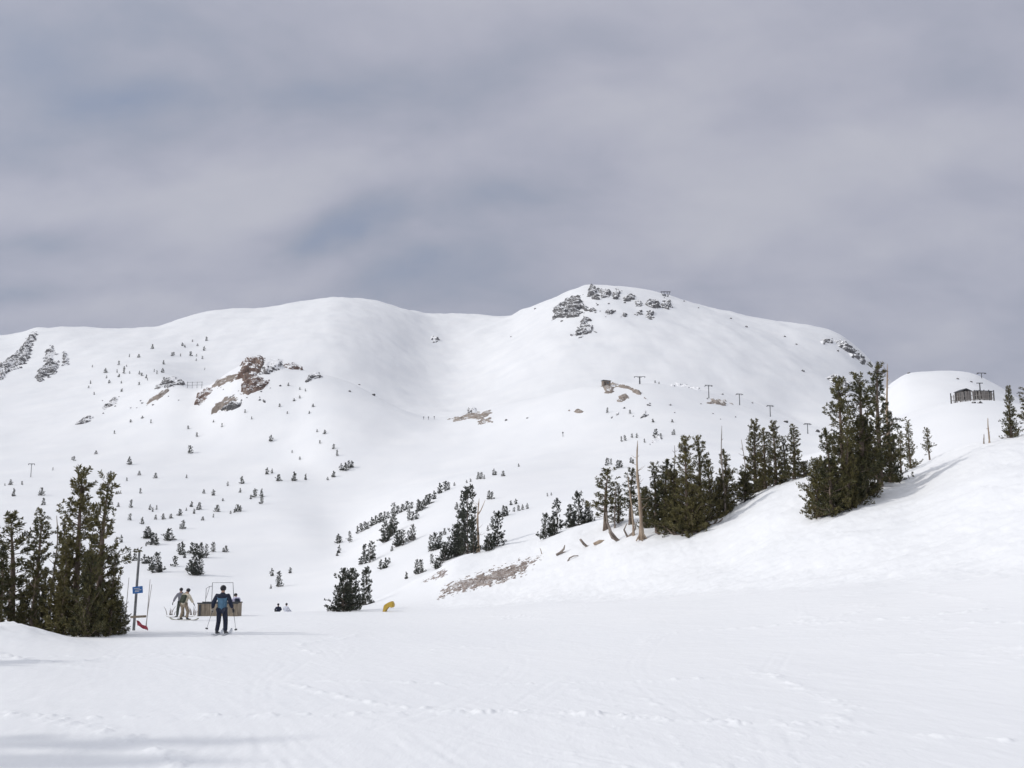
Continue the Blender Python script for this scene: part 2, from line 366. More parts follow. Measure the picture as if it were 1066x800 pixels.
# ------------------------------------------------------------------ rock breaking through the snow
def poly_sd(px, py, poly):
    """signed distance, positive inside"""
    P = np.array(poly, float); Q = np.roll(P, -1, 0)
    d = np.full(px.shape, 1e9); ins = np.zeros(px.shape, bool)
    for (ax, ay), (bx, by) in zip(P, Q):
        ex, ey = bx-ax, by-ay; wx, wy = px-ax, py-ay
        t = np.clip((wx*ex+wy*ey)/(ex*ex+ey*ey+1e-9), 0, 1)
        d = np.minimum(d, np.hypot(wx-t*ex, wy-t*ey))
        c = (ay > py) != (by > py)
        with np.errstate(divide='ignore', invalid='ignore'):
            ins ^= c & (px < (bx-ax)*(py-ay)/(by-ay if by != ay else 1e-9) + ax)
    return np.where(ins, d, -d)
def outcrop(poly, label, m, name='rock_outcrop', group=None, amp=2.2, edge=3.0, cell=5.0, gap=.0, cat='rock', maxn=260, seed=0, pad=3, rough=.15):
    xs = [p[0] for p in poly]; ys = [p[1] for p in poly]
    hs = [hit(*p) for p in poly]
    Y0 = min(h.y for h in hs); Y1 = max(h.y for h in hs); Ym = (Y0+Y1)/2; s = Ym/F_PX
    Y0 -= pad*s*2; Y1 += pad*s*3
    u0, _ = uv(min(xs)-pad, sum(ys)/len(ys)); u1, _ = uv(max(xs)+pad, sum(ys)/len(ys))
    nc = int(min(maxn, max(24, (max(xs)-min(xs)+2*pad)*2.2))); nr = int(min(maxn, max(24, (Y1-Y0)/s*1.6)))
    u = np.linspace(u0, u1, nc); Y = np.tile(np.linspace(Y0, Y1, nr)[None], (nc, 1))
    Z = height_uY(u, Y); X = u[:, None]*Y
    px, py = pix(X, Y, Z)
    wob = 2.2*min(1, edge/3)
    sd = poly_sd(px + wob*fbm(X/s/cell+seed, Z/s/cell, 3), py + wob*fbm(X/s/cell+40, Z/s/cell+seed, 3), poly)
    m0 = np.clip(sd/edge, -1, 1)
    n = fbm(X/s/cell+seed*3.7, Y/s/cell*.6, 4, .5); ridg = 1-2*np.abs(perlin(X/s/cell*.7+seed, Y/s/cell*.55+Z/s/cell*.4))
    n2_ = fbm(X/s/cell*3.1+seed, Y/s/cell*2.2+Z/s/cell*2, 3, .6)
    h = amp*s*(1.0*m0 + .75*n + .6*ridg + rough*n2_ - .40 - gap)
    h = np.clip(h, -1.2*s, amp*s*1.6)
    bx = np.minimum(np.minimum(np.arange(nc), nc-1-np.arange(nc))[:, None], np.minimum(np.arange(nr), nr-1-np.arange(nr))[None])
    h = np.where(bx < 2, -2*s, h)
    # outward from the slope, towards the open side
    dzx = np.gradient(Z, axis=0)/np.maximum(np.abs(np.gradient(X, axis=0)), 1e-3); dzy = np.gradient(Z, axis=1)/np.gradient(Y, axis=1)
    dzx = np.clip(dzx, -.9, .9); dzy = np.clip(dzy, -.9, .9)
    l = np.sqrt(dzx**2+dzy**2+1)
    X2, Y2, Z2 = X - dzx/l*h, Y - dzy/l*h, Z + h/l
    co = np.stack([X2, Y2, Z2], -1).reshape(-1, 3)
    keep = (h > -.9*s); f = grid_faces(nc, nr); kf = keep.reshape(-1)[f].any(1); f = f[kf]
    used = np.unique(f); remap = np.zeros(len(co), np.int64); remap[used] = np.arange(len(used))
    if len(f) < 4: return None
    org = co[used].mean(0)
    me = np_mesh(name, co[used]-org, remap[f][:, ::-1], False)
    o = link(name, me, m); o.location = org
    return tag(o, label, cat, group, 'structure' if cat == 'bare ground' else None)

G = 'rock outcrops on the mountain'
OC = [
 # cliffs on the far left skyline
 ([(-14,400),(0,380),(10,374),(22,363),(30,350),(37,346),(38,351),(33,362),(30,376),(22,382),(10,384),(4,394)], 'long dark cliff band running down from the left skyline', 'cliff', 3, 3.2),
 ([(38,395),(40,388),(47,380),(54,376),(61,379),(58,387),(50,393),(42,397)], 'dark leaf-shaped rock below the left skyline, right of the long cliff', 'cliff', 3, 3),
 ([(46,376),(48,367),(54,359),(59,368),(53,377)], 'small thin rock rib just above the dark leaf-shaped rock', 'cliff', 2, 2.5),
 ([(65,381),(67,366),(70,367),(71,380)], 'narrow upright dark rock beside the leaf-shaped rock', 'cliff', 2, 2),
 # crag on the middle ridge
 ([(251,383),(257,375),(267,372),(274,373),(277,380),(272,387),(265,392),(257,396),(245,396),(248,389)], 'big reddish brown crag on top of the middle left ridge', 'crag', 3.4, 3),
 ([(274,376),(284,374),(294,377),(291,383),(279,389),(272,386)], 'grey arm of rock joined to the right side of the big brown crag', 'cliff', 2.0, 2.6),
 ([(251,400),(262,392),(275,393),(280,398),(276,405),(265,408),(258,411),(249,411)], 'dark lower half of the crag under its reddish top', 'crag', 2.8, 2.8),
 ([(203,420),(207,411),(216,405),(221,407),(214,415),(206,422)], 'tilted brown rock slab on the ridge flank left of the big crag', 'crag', 2.5, 2.5),
 ([(219,431),(226,420),(236,414),(247,411),(246,420),(238,426),(228,429)], 'pale tan rock apron below the big brown crag', 'tan', 2.5, 3),
 ([(219,403),(230,395),(246,388),(251,392),(236,398),(224,405)], 'pale rock ledge climbing to the big brown crag from the left', 'tan', 2, 2.5),
 ([(231,428),(236,419),(243,417),(249,422),(240,427)], 'small dark rock in the pale apron below the crag', 'cliff', 2.2, 2),
 ([(296,381),(304,379),(313,382),(314,386),(303,385)], 'low brown rock on the ridge crest just right of the big crag', 'crag', 2, 2),
 ([(319,398),(322,391),(330,389),(337,392),(328,396)], 'small rock on the ridge crest farther right of the crag', 'cliff', 2, 2),
 ([(162,404),(171,397),(179,394),(189,398),(192,402),(180,402),(171,404)], 'dark humped rock on the ridge beside the small rail fence', 'cliff', 2.5, 2.5),
 ([(153,421),(160,413),(170,407),(176,404),(175,409),(166,415),(158,420)], 'broken grey rock strip slanting below the humped rock', 'tan', 2, 2.5),
 ([(80,442),(86,436),(94,433),(97,436),(90,441)], 'lone dark rock on the open slope at the left', 'cliff', 2.2, 2),
 ([(106,427),(113,420),(120,414),(124,417),(117,424)], 'grey rock strip on the open left slope above the lone dark rock', 'cliff', 2, 2.2),
 ([(272,418),(275,415),(278,417),(276,420)], 'small isolated rock in the snow right below the big crag', 'cliff', 2, 1.5),
 # summit rocks
 ([(575,331),(577,322),(583,317),(590,313),(599,308),(606,312),(607,320),(604,328),(596,332),(585,332)], 'largest dark rock mass left of the summit', 'cliff', 3.2, 3),
 ([(603,314),(609,319),(621,322),(620,326),(610,325),(602,320)], 'dark rock ledge below the summit joining the largest rock mass', 'cliff', 2.5, 2),
 ([(595,349),(602,340),(608,326),(614,334),(620,346),(612,350),(605,353)], 'lowest rock rib hanging like a tail under the summit rocks', 'cliff', 2.2, 2.8),
 ([(612,302),(617,297),(621,303),(625,311),(619,314),(613,308)], 'upright dark rock at the very top of the summit', 'cliff', 2.8, 2.5),
 ([(622,301),(629,301),(636,304),(634,309),(627,310)], 'squat rock beside the upright summit rock', 'cliff', 2.4, 2.2),
 ([(637,309),(642,301),(646,304),(644,311),(639,312)], 'small pointed rock in the middle of the summit', 'cliff', 2.4, 2),
 ([(648,311),(652,307),(661,307),(661,312),(651,314)], 'round dark rock right of the summit middle', 'cliff', 2.6, 2.2),
 ([(660,316),(664,313),(669,315),(668,319),(662,320)], 'small dark rock under the round summit rock', 'cliff', 2.2, 1.8),
 ([(670,314),(676,311),(684,314),(687,320),(680,323),(674,319)], 'wide dark rock just below the summit lift station', 'cliff', 2.6, 2.4),
 ([(672,331),(674,325),(680,324),(680,331),(676,333)], 'square rock lowest on the right of the summit rocks', 'cliff', 2.4, 2),
 ([(689,321),(690,313),(697,313),(700,318),(697,323)], 'rightmost rock of the summit, under the lift station', 'cliff', 2.4, 2.2),
 ([(662,327),(666,322),(669,325),(667,329)], 'small grey rock left of the square summit rock', 'cliff', 2, 1.6),
 ([(629,327),(633,322),(640,324),(637,329)], 'small grey rock under the middle of the summit', 'cliff', 2, 1.6),
 ([(648,329),(650,325),(653,328),(651,331)], 'tiny rock between two grey summit rocks', 'cliff', 2, 1.4),
 # right shoulder
 ([(855,356),(859,353),(867,353),(866,357),(858,358)], 'small rock where the right shoulder skyline bends down', 'cliff', 2, 1.8),
 ([(868,357),(878,355),(890,366),(898,373),(905,381),(896,379),(886,370),(874,362)], 'long dark cliff along the falling right shoulder skyline', 'cliff', 2.8, 2.4),
 ([(860,393),(870,391),(884,399),(897,402),(893,409),(878,406),(866,399)], 'dark cliff behind the tops of the tall right pine clump', 'cliff', 2.8, 2.4),
 # ridge with the hut
 ([(486,431),(488,424),(494,424),(497,430),(492,433)], 'dark block of rock at the left end of the hut ridge', 'cliff', 2.4, 2),
 ([(466,437),(480,434),(492,431),(508,428),(512,430),(502,437),(490,436),(478,438)], 'thin tan rock strip under the dark block on the hut ridge', 'tan', 1.6, 2),
 ([(497,440),(501,436),(511,436),(512,440),(503,442)], 'small reddish scree patch below the tan strip on the hut ridge', 'tan', 1.6, 2),
 ([(628,405),(632,401),(640,404),(638,410),(631,411)], 'grey rock patch straight below the hut', 'tan', 1.6, 2),
 ([(642,417),(647,411),(655,410),(654,415),(648,418)], 'grey rock patch lower right of the hut', 'tan', 1.8, 2),
 ([(636,400),(648,401),(660,405),(668,411),(675,417),(670,415),(659,408),(647,404),(637,402)], 'thin curved stony bank running right from the hut', 'tan', 1.6, 1.6),
 ([(634,436),(637,431),(645,430),(642,434),(637,437)], 'small dark rock well below the hut', 'cliff', 1.8, 1.8),
 ([(666,436),(670,432),(679,431),(676,434)], 'flat dark rock on the slope below the tee-shaped tower', 'cliff', 1.6, 1.6),
 ([(592,428),(600,427),(608,429),(607,431),(599,430)], 'thin grey rock streak on the slope left of the hut', 'tan', 1.4, 1.6),
 ([(737,420),(741,416),(752,417),(762,420),(751,423)], 'grey gravel patch at the foot of the nearer ridge tower', 'tan', 1.5, 2),
 ([(698,402),(704,399),(712,400),(727,405),(716,404),(704,402)], 'dark rocky rim on the ridge crest right of the tee-shaped tower', 'cliff', 1.4, 1.6),
 ([(677,463),(680,454),(687,453),(690,457),(684,460)], 'low dark brush-covered rock above the pine thicket', 'cliff', 1.6, 2),
 ([(448,354),(451,349),(456,350),(457,354),(451,356)], 'faint grey rock alone in the big snow bowl', 'cliff', 1.6, 2),
]
for i, (poly, lab, mk, amp, edge) in enumerate(OC):
    outcrop(poly, lab, M[mk], group=G, amp=amp, edge=edge, cell=8.5, seed=i*1.7, gap=-.35 if i in (11, 45) else -.6 if i in (5, 10, 11) else .12 if 'tail' in lab else 0)
# bare stony ground on the near hill
for i, (poly, lab) in enumerate([
  ([(456,626),(462,613),(475,605),(500,597),(530,588),(563,580),(556,587),(546,597),(530,604),(515,609),(500,613),(480,616),(465,620)], 'large bare strip of reddish stony ground on the near snow hill'),
  ([(441,606),(453,598),(466,593),(465,598),(453,603)], 'small bare stony strip left of and above the large one')]):
    outcrop(poly, lab, M['dirt'], name='stony_ground', group='bare ground on the near hill', amp=1.2, edge=6, cell=5.0, gap=.18, rough=.4, cat='bare ground', maxn=420, seed=i*3.1, pad=4)

# ------------------------------------------------------------------ trees
def tuft_template(rng, n, ln, wd, spread):
    """a bottle-brush of needles along +Z, unit length"""
    t = rng.rand(n)**.8; az = rng.rand(n)*2*np.pi
    base = np.stack([0*t, 0*t, t], 1)
    d = np.stack([np.cos(az)*spread, np.sin(az)*spread, .45 + .5*rng.rand(n)], 1); d /= np.linalg.norm(d, axis=1)[:, None]
    side = np.cross(d, rng.randn(n, 3)); side /= np.linalg.norm(side, axis=1)[:, None]
    L = ln*(.7 + .6*rng.rand(n))[:, None]
    mid = base + d*L*.45
    return np.stack([base, mid - side*wd, base + d*L, mid + side*wd], 1)     # (n,4,3) slim diamonds
def make_pine(name, seed, H, Wd, nb, prof, needles=28, tl=.31, nl=.45, nw=.075, t0=.12, lean=0, sparse=0, per=.125, m='needles', bare=None, trunk_r=None, droop=0, lim=5, dist=1.0, ragged=.75):
    rng = np.random.RandomState(seed)
    root = empty(name)
    tm = MB(); r0 = trunk_r or .018*H + .05
    ph = rng.rand(3)*6.28
    def axis(t): return Vector((lean*t*H + .06*math.sin(ph[0]+t*5)*t, .05*math.sin(ph[1]+t*4)*t, t*H))
    ts = np.linspace(-.03, 1, 12)
    tm.tube([axis(t) for t in ts], [r0*(1.25 if t < .02 else 1)*(1-t)**.8 + .008 for t in np.clip(ts, 0, 1)], 8)
    temps = [tuft_template(rng, needles, nl, nw, .9) for _ in range(6)]
    Q = []
    def add_tuft(p, ax, s):
        ax = ax.normalized(); q = Vector((0, 0, 1)).rotation_difference(ax).to_matrix()
        A = np.array(q) * s
        Q.append(temps[rng.randint(6)] @ A.T + np.array(p))
    for i in range(nb):
        t = t0 + (1-t0)*((i+rng.rand())/nb)**dist
        if bare and bare[0] < t < bare[1]: continue
        if rng.rand() < sparse: continue
        az = i*2.4 + rng.rand()*1.2
        gapn = float(perlin(t*6.5 + seed*3.1, math.sin(az)*1.3 + seed)) ; lobe = float(perlin(t*4 + seed*1.3, math.cos(az)*1.1 - seed*2))
        if gapn > .30 and t > .08 and rng.rand() < ragged: continue
        L = Wd*prof(t)*(.5 + .7*rng.rand())*(1 + .75*lobe)
        p = axis(min(t, .99)); h = Vector((math.cos(az), math.sin(az), 0))
        e0 = -.12 + .6*t - droop*(1-t) + .3*(rng.rand()-.5)
        pts = [p.copy()]; n = 5; d = (h + Vector((0, 0, e0))).normalized()
        for k in range(n):
            d = (d + Vector((0, 0, .11)) + Vector(rng.randn(3))*.13).normalized(); pts.append(pts[-1] + d*L/n)
        if L > .12: tm.tube(pts, [max(.006, (.012+.022*L)*(1-.85*k/n)) for k in range(n+1)], lim, False)
        nt_ = max(1, int(L*.8/per))
        for k in range(nt_):
            s = .12 + .88*(k+.6*rng.rand()+.4)/nt_ if nt_ > 1 else 1
            j = min(n-1, int(s*n)); q = pts[j].lerp(pts[j+1], min(1, s*n-j))
            ax = (pts[j+1]-pts[j]).normalized() + Vector(rng.randn(3))*.55 + Vector((0, 0, .35))
            q = q + Vector(rng.randn(3))*.07*min(1, L)
            add_tuft(q, ax, tl*(.75+.5*rng.rand()))
    for k in range(5):
        add_tuft(axis(1-.02*k), Vector((rng.randn()*.3, rng.randn()*.3, 1)), tl*.9)
    Q = np.concatenate(Q).reshape(-1, 3)
    a = tm.build('trunk', M['bark'], root)
    me = np_mesh('crown', Q, np.arange(len(Q)).reshape(-1, 4)); b = link('crown', me, M[m], root)
    KIDS[root.name] = [a, b]; root['h'] = H
    return root
cone = lambda t: (1.02-t)**.8*(.8+.25*math.sin(t*23))
column = lambda t: (.62*(1.03-t)**.4 + .5*(.3 > t)*(.3-t))*(.85+.25*math.sin(t*19))
tallp = lambda t: (.50*(1.04-t)**.3 + .95*max(.58-t, 0))*(.85+.22*math.sin(t*27+1))
bushy = lambda t: (1.05-t)**.5*(.85+.2*math.sin(t*17))
PINES = [
 make_pine('pine_tree', 1, 6.5, 1.6, 165, tallp, t0=.02),
 make_pine('pine_tree', 2, 6.0, 1.75, 165, cone, t0=.03, lean=.02),
 make_pine('pine_tree', 3, 6.2, 1.4, 150, column, t0=.04, lean=-.03),
 make_pine('pine_tree', 4, 5.0, 1.9, 165, bushy, t0=.02),
 make_pine('pine_tree', 5, 6.5, 1.5, 130, tallp, t0=.06, sparse=.08, lean=.03, bare=(.54, .58)),
 make_pine('pine_tree', 6, 4.6, 1.35, 75, column, t0=.22, sparse=.15, lean=-.04),
]
MF = dict(dist=1.3, ragged=.35, needles=22, tl=.52, nl=.42, nw=.10, per=.24, m='needles_far', lim=4, trunk_r=.05)
MID = [
 make_pine('conifer', 11, 4.5, 1.25, 80, cone, t0=.02, **MF),
 make_pine('conifer', 12, 4.5, 1.05, 80, column, t0=.02, lean=.02, **MF),
 make_pine('conifer', 13, 4.5, 1.5, 85, bushy, t0=.01, **MF),
 make_pine('conifer', 14, 4.5, 1.2, 60, tallp, t0=.05, sparse=.1, **MF),
]
FF = dict(dist=1.3, droop=.1, ragged=.15, needles=12, tl=.75, nl=.42, nw=.20, per=.30, m='needles_far', lim=3, trunk_r=.03)
FAR = [
 make_pine('small_conifer', 21, 4, 1.25, 40, cone, t0=.01, **FF),
 make_pine('small_conifer', 22, 4, 1.05, 40, column, t0=.01, **FF),
 make_pine('small_conifer', 23, 4, 1.7, 44, bushy, t0=.0, **FF),
]
FRESH = {p.name for p in PINES+MID+FAR}
def plant(protos, i, x, y, hpx, label, cat, group, name=None, wide=1.0, rz=None, loc=None, tilt=0, sink=.12, skip=0):
    p = protos[i % len(protos)]
    o = p if p.name in FRESH else copy_tree(p)
    FRESH.discard(p.name)
    loc = loc or hit(x, y, skip); s = hpx*mpp(loc)/p['h']
    o.location = loc - Vector((0, 0, sink*min(1, s)))
    o.scale = (s*wide, s*wide, s); o.rotation_euler = (0, tilt, random.random()*6.28 if rz is None else rz)
    return tag(o, label, cat, group)

# clump on the left edge of the piste
GL = 'pines in the clump at the left edge of the piste'
for i, x, y, Y, h, w, lab in [
 (0, 76, 661, 40, 172, 1.0, 'tallest pine of the left clump, narrow pointed top'),
 (4, 99, 663, 39, 170, 1.0, 'second tall pine of the left clump, with two close tips, nearer the sign'),
 (2, 33, 656, 41, 128, 1.0, 'medium pine left of the two tall pines in the left clump'),
 (5, 12, 653, 42, 124, 1.3, 'open-branched pine near the left frame edge in the left clump'),
 (1, 0, 651, 40, 92, .9, 'dense short pine cut by the left frame edge'),
 (2, 60, 659, 42, 120, .9, 'slim pine tucked behind the tallest pine of the left clump'),
 (1, 114, 658, 39, 84, .8, 'short pine on the sign side of the left clump'),
 (3, 90, 664, 38, 84, .78, 'bushy low pine in front of the two tall left pines'),
 (2, 66, 662, 39.5, 98, 1.0, 'broad pine filling the foot of the tallest left pine'),
 (3, 43, 658, 42, 50, .7, 'low broad pine between the medium and slim left pines'),
 (3, 24, 656, 42, 44, .75, 'low broad pine under the open-branched left pine'),
 (3, 124, 658, 40, 34, 1.1, 'lowest spreading pine bush beside the sign pole'),
]:
    u, v = uv(x, y); Y = Y*.915; h *= .965; X = float(u)*Y; p = Vector((X, Y, ground(X, Y)))
    plant(PINES, i, x, y, h, lab, 'pine tree', GL, wide=w*.96, loc=p, sink=.25)
# trees outside the frame on the left whose shadows cross the piste
for i, X, Y, h, lab in [(2, -13.4, 10.7, 7.6, 'tall pine beyond the left frame edge that shades the near piste'),
                        (2, -12.6, 9.35, 7.0, 'shorter pine beyond the left frame edge beside the tall shading pine'),
                        (3, -18.5, 22.6, 5.8, 'bushy pine beyond the left frame edge next to the snow bank')]:
    p = Vector((X, Y, ground(X, Y))); plant(PINES, i, 0, 0, h/mpp(p), lab, 'pine tree', 'pines just outside the left frame edge', loc=p, sink=.2, wide=.85)
# clump on the near hill, right
GR = 'pines in the tall clump on the right hill'
for i, x, y, h, w, lab in [
 (0, 880, 528, 133, .95, 'tall pine at the left of the right hill clump, pointed top'),
 (2, 899, 519, 130, 1.05, 'dense dark column pine in the middle of the right hill clump'),
 (4, 916, 507, 130, 1.0, 'tallest pine of the right hill clump, with bare trunk showing'),
 (1, 866, 536, 90, 1.0, 'broad lower pine at the left foot of the right hill clump'),
 (3, 852, 539, 60, .9, 'lowest pine at the downhill tip of the right hill clump'),
 (1, 884, 530, 84, .75, 'bushy pine in front of the dense column in the right clump'),
 (3, 903, 517, 80, .72, 'bushy pine under the tallest tree of the right clump'),
 (1, 928, 502, 74, .9, 'middle-sized pine against the dead trunk in the right clump'),
 (5, 938, 493, 44, .9, 'small thin pine on the uphill side of the right clump'),
 (2, 948, 488, 50, .85, 'narrow pine at the uphill end of the right clump'),
 (3, 892, 525, 50, .85, 'squat pine filling the foot of the right clump'),
]:
    plant(PINES, i, x, y, h, lab, 'pine tree', GR, wide=w, sink=.3)
for i, x, y, h, w, lab in [
 (5, 968, 479, 33, 1.0, 'lone thin leaning pine just uphill of the right clump'),
 (0, 1053, 456, 53, .9, 'small dark pine on the hill crest near the right frame edge'),
 (5, 1072, 456, 52, 1.2, 'pine cut by the right frame edge on the hill crest')]:
    plant(PINES, i, x, y, h, lab, 'pine tree', 'lone pines on the right hill crest', wide=w, sink=.15, tilt=.12 if i == 5 else 0)
# thicket along the hill in the middle
GM = 'pines in the thicket along the near hill'
for i, x, y, h, w, lab in [
 (5, 630, 552, 62, 1.2, 'open sparse pine at the left end of the thicket'),
 (2, 644, 545, 40, .9, 'small pine between the sparse pine and the dead trunk'),
 (5, 656, 546, 56, 1.0, 'thin pine just left of the tall dead trunk'),
 (4, 684, 553, 70, .95, 'olive pine just right of the tall dead trunk'),
 (1, 693, 552, 72, 1.05, 'upright pine behind the olive one in the thicket'),
 (3, 703, 554, 62, .72, 'bushy pine at the thickest part of the thicket'),
 (0, 716, 556, 98, .85, 'tall spiky pine in the middle of the thicket'),
 (4, 730, 549, 93, .9, 'second tall spiky pine in the middle of the thicket'),
 (3, 722, 555, 48, .8, 'low dark pine at the front foot of the thicket'),
 (1, 740, 542, 62, .8, 'broad pine on the uphill flank of the tall spiky ones'),
 (1, 757, 531, 62, .85, 'dark column pine between the thicket and the upper group'),
 (3, 750, 537, 38, .8, 'short pine filling the gap below the dark column pine'),
 (3, 776, 522, 30, 1.2, 'spreading low pine at the left of the upper group'),
 (0, 787, 513, 74, .95, 'tallest pine of the upper group above the thicket'),
 (4, 797, 509, 62, .95, 'slim pine in the centre of the upper group'),
 (0, 808, 505, 65, .9, 'pointed pine right of centre in the upper group'),
 (4, 818, 501, 46, .9, 'smaller pine between two pointed ones in the upper group'),
 (2, 827, 499, 56, 1.0, 'bare-footed pine at the uphill end of the upper group'),
 (3, 837, 497, 16, 1.6, 'low bush pine at the uphill end of the upper group'),
 (3, 672, 549, 40, .75, 'low pine right behind the tall dead trunk'),
]:
    plant(PINES, i, x, y, h, lab, 'pine tree', GM, wide=w*1.22, sink=.2)
GN = 'conifers at the crest of the near hill'
for i, x, y, h, w, lab in [
 (0, 568, 561, 25, 1.0, 'lower left conifer of the pair left of the thicket'),
 (2, 575, 558, 18, 1.1, 'bushy conifer between the two left of the thicket'),
 (3, 580, 555, 33, 1.0, 'taller conifer of the pair left of the thicket'),
 (2, 594, 549, 22, 1.0, 'low conifer in the gap before the thicket'),
 (0, 602, 547, 33, 1.0, 'dark pointed conifer just before the thicket'),
 (2, 612, 544, 18, 1.1, 'small round conifer touching the left end of the thicket'),
 (1, 487, 577, 64, .9, 'tallest conifer beside the reddish bare trunk'),
 (1, 480, 578, 42, 1.0, 'second conifer left of the tallest by the bare trunk'),
 (2, 474, 579, 30, 1.0, 'broad lower conifer left of the bare trunk'),
 (3, 493, 577, 26, .9, 'thin conifer right against the reddish bare trunk'),
 (2, 463, 584, 18, 1.2, 'low dark conifer at the left of the bare trunk group'),
 (2, 456, 592, 10, 1.8, 'crouching dark bush at the edge of the stony strip'),
 (0, 518, 569, 34, 1.0, 'pointed conifer right of the reddish bare trunk'),
 (2, 509, 573, 16, 1.2, 'small conifer at the foot of the pointed one'),
 (2, 357, 637, 41, 1.0, 'left conifer of the dark pair rising behind the piste crest'),
 (2, 366, 636, 40, .95, 'middle conifer of the dark pair rising behind the piste crest'),
 (1, 381, 630, 36, 1.0, 'separate conifer right of the dark pair behind the crest'),
]:
    plant(MID, i, x, y, h, lab, 'conifer', GN, wide=w, sink=.2)
# far slopes
REG = {
 'a': ('small dark conifer of the loose clusters on the lower left slope', 'conifers of the lower left clusters'),
 'b': ('tiny conifer scattered on the middle of the broad left slope', 'conifers on the broad left slope'),
 'c': ('tiny conifer sprinkled high below the left skyline', 'conifers high on the left'),
 'd': ('small conifer in the slanting line along the snow spur', 'conifers in the line along the spur'),
 'e': ('small conifer in the scattered groups below the spur line', 'conifers below the spur line'),
 'f': ('tiny conifer on the open snow right of the spur line', 'conifers right of the spur line'),
 'g': ('tiny conifer or bush on the slope under the hut', 'conifers under the hut'),
 'h': ('small conifer on the snow right above the box on the piste', 'conifers above the box'),
}
T = {'b': [(282,460,7),(198,472,7),(135,484,7),(115,495,4),(113,495,3),(145,495,4),(162,498,5),(194,498,4),(55,490,3),(77,480,4),(75,479,3),(100,473,3),(11,505,5),(5,506,3),(23,505,4),(14,517,7),(43,516,7),(45,526,6),(132,501,3),
  (146,514,6),(136,529,8),(123,528,4),(117,526,3),(135,542,6),(148,546,6),(156,531,5),(159,533,4),(163,531,4),(162,541,4),(170,541,5),(178,540,4),(187,537,6),(194,532,3),(199,528,6),(207,531,8),(202,535,5),(211,542,4),(222,539,4),
  (226,533,6),(222,516,6),(212,514,4),(232,522,3),(237,506,4),(252,504,7),(250,513,4),(265,518,8),(272,517,8),(261,520,4),(272,525,8),(247,533,6),(244,534,4),(250,532,5),(240,535,3),(278,494,7),(283,493,5),(290,501,6),(306,501,9),
  (318,500,6),(312,479,3),(304,472,3),(191,551,8),(188,551,5),(355,490,7),(359,490,7),(363,488,8),(366,487,6),(347,497,6),(341,500,3),(330,450,3),(338,452,4),(347,468,5),(351,475,7),(333,462,3)],
 'a': [(126,565,8),(154,561,12),(151,561,8),(159,567,11),(163,568,8),(152,569,4),(176,563,11),(173,562,7),(189,578,11),(186,575,8),(192,581,8),(200,576,9),(204,578,10),(210,581,15),(215,581,14),(222,575,9),(235,575,6),(232,575,4),
  (201,599,19),(207,599,22),(197,595,11),(163,596,20),(157,594,13),(167,596,12),(150,587,9),(154,587,8),(182,590,9),(135,583,8),(140,584,6)],
 'h': [(283,600,7),(302,597,5),(290,611,14),(282,613,4)],
 'd': [(372,556,7),(376,554,8),(380,552,8),(383,551,7),(387,548,9),(391,546,9),(396,544,9),(400,542,8),(404,540,7),(410,537,12),(414,535,9),(419,533,8),(424,531,8),(428,530,7),(435,533,13),(438,532,10),(441,530,10),(444,526,9),(447,525,10),
  (452,520,9),(458,514,9),(464,511,9),(467,510,8),(473,506,4)],
 'e': [(354,565,7),(352,566,8),(364,565,13),(353,576,7),(351,579,5),(380,587,22),(385,586,25),(388,584,14),(376,588,7),(397,593,10),(401,592,9),(405,587,5),(401,565,20),(409,556,20),(407,559,15),(412,570,15),(415,569,15),(420,568,14),(425,565,14),
  (430,563,18),(408,574,5),(426,542,11),(430,542,9),(434,541,8),(434,598,14),(438,597,16),(448,574,15),(453,573,17),(458,571,17),(463,557,6),(423,603,6),(450,587,9)],
 'f': [(475,531,8),(498,499,6),(501,499,8),(504,499,5),(486,503,3),(490,502,3),(514,495,6),(516,495,4),(524,496,5),(509,520,8),(512,520,7),(532,526,5),(537,525,5),(535,533,5),(540,532,5),(544,531,5),(549,530,5),(512,551,13),(524,538,12),(527,537,9),(508,553,6),
  (570,517,3),(574,516,3),(540,486,3)],
 'g': [(632,430,5),(656,431,4),(658,456,4),(647,460,5),(651,459,5),(663,456,5),(671,461,4),(702,453,6),(700,453,4),(632,485,7),(636,484,6),(643,488,8),(646,487,6),(657,482,6),(659,483,5),(680,440,4),(700,440,3),(683,454,6),(688,455,4),(682,399,2.5),(686,400,2.5)],
 'c': []}
rg = random.Random(5)
while len(T['c']) < 46:
    x, y = rg.uniform(92, 218), rg.uniform(354, 412)
    d = abs(y - (404 - .30*(x-92)))
    if d < rg.uniform(6, 26): T['c'].append((round(x, 1), round(y, 1), rg.uniform(2.0, 4.4)))
T['c'] += [(312,406,3),(318,408,3),(300,402,3),(306,418,3),(326,424,3),(291,424,3),(299,431,3),(262,437,3),(255,430,3),(231,445,4),(222,440,3),(196,447,3),(157,441,4),(148,436,3),(136,440,3),(119,452,3),(205,455,4),(312,415,3),(322,431,3)]
n = 0
for key, lst in T.items():
    lab, grp = REG[key]
    for (x, y, h) in lst:
        protos = MID if h >= 12 else FAR
        plant(protos, rg.randrange(8), x, y, h*rg.uniform(.82, 1.08), lab, 'conifer', grp, wide=rg.uniform(.65, 1.35) if h < 9 else rg.uniform(.85, 1.3), sink=.15, tilt=rg.uniform(-.08, .08)); n += 1
print('far trees', n)
for name in FRESH: print('unused proto', name)

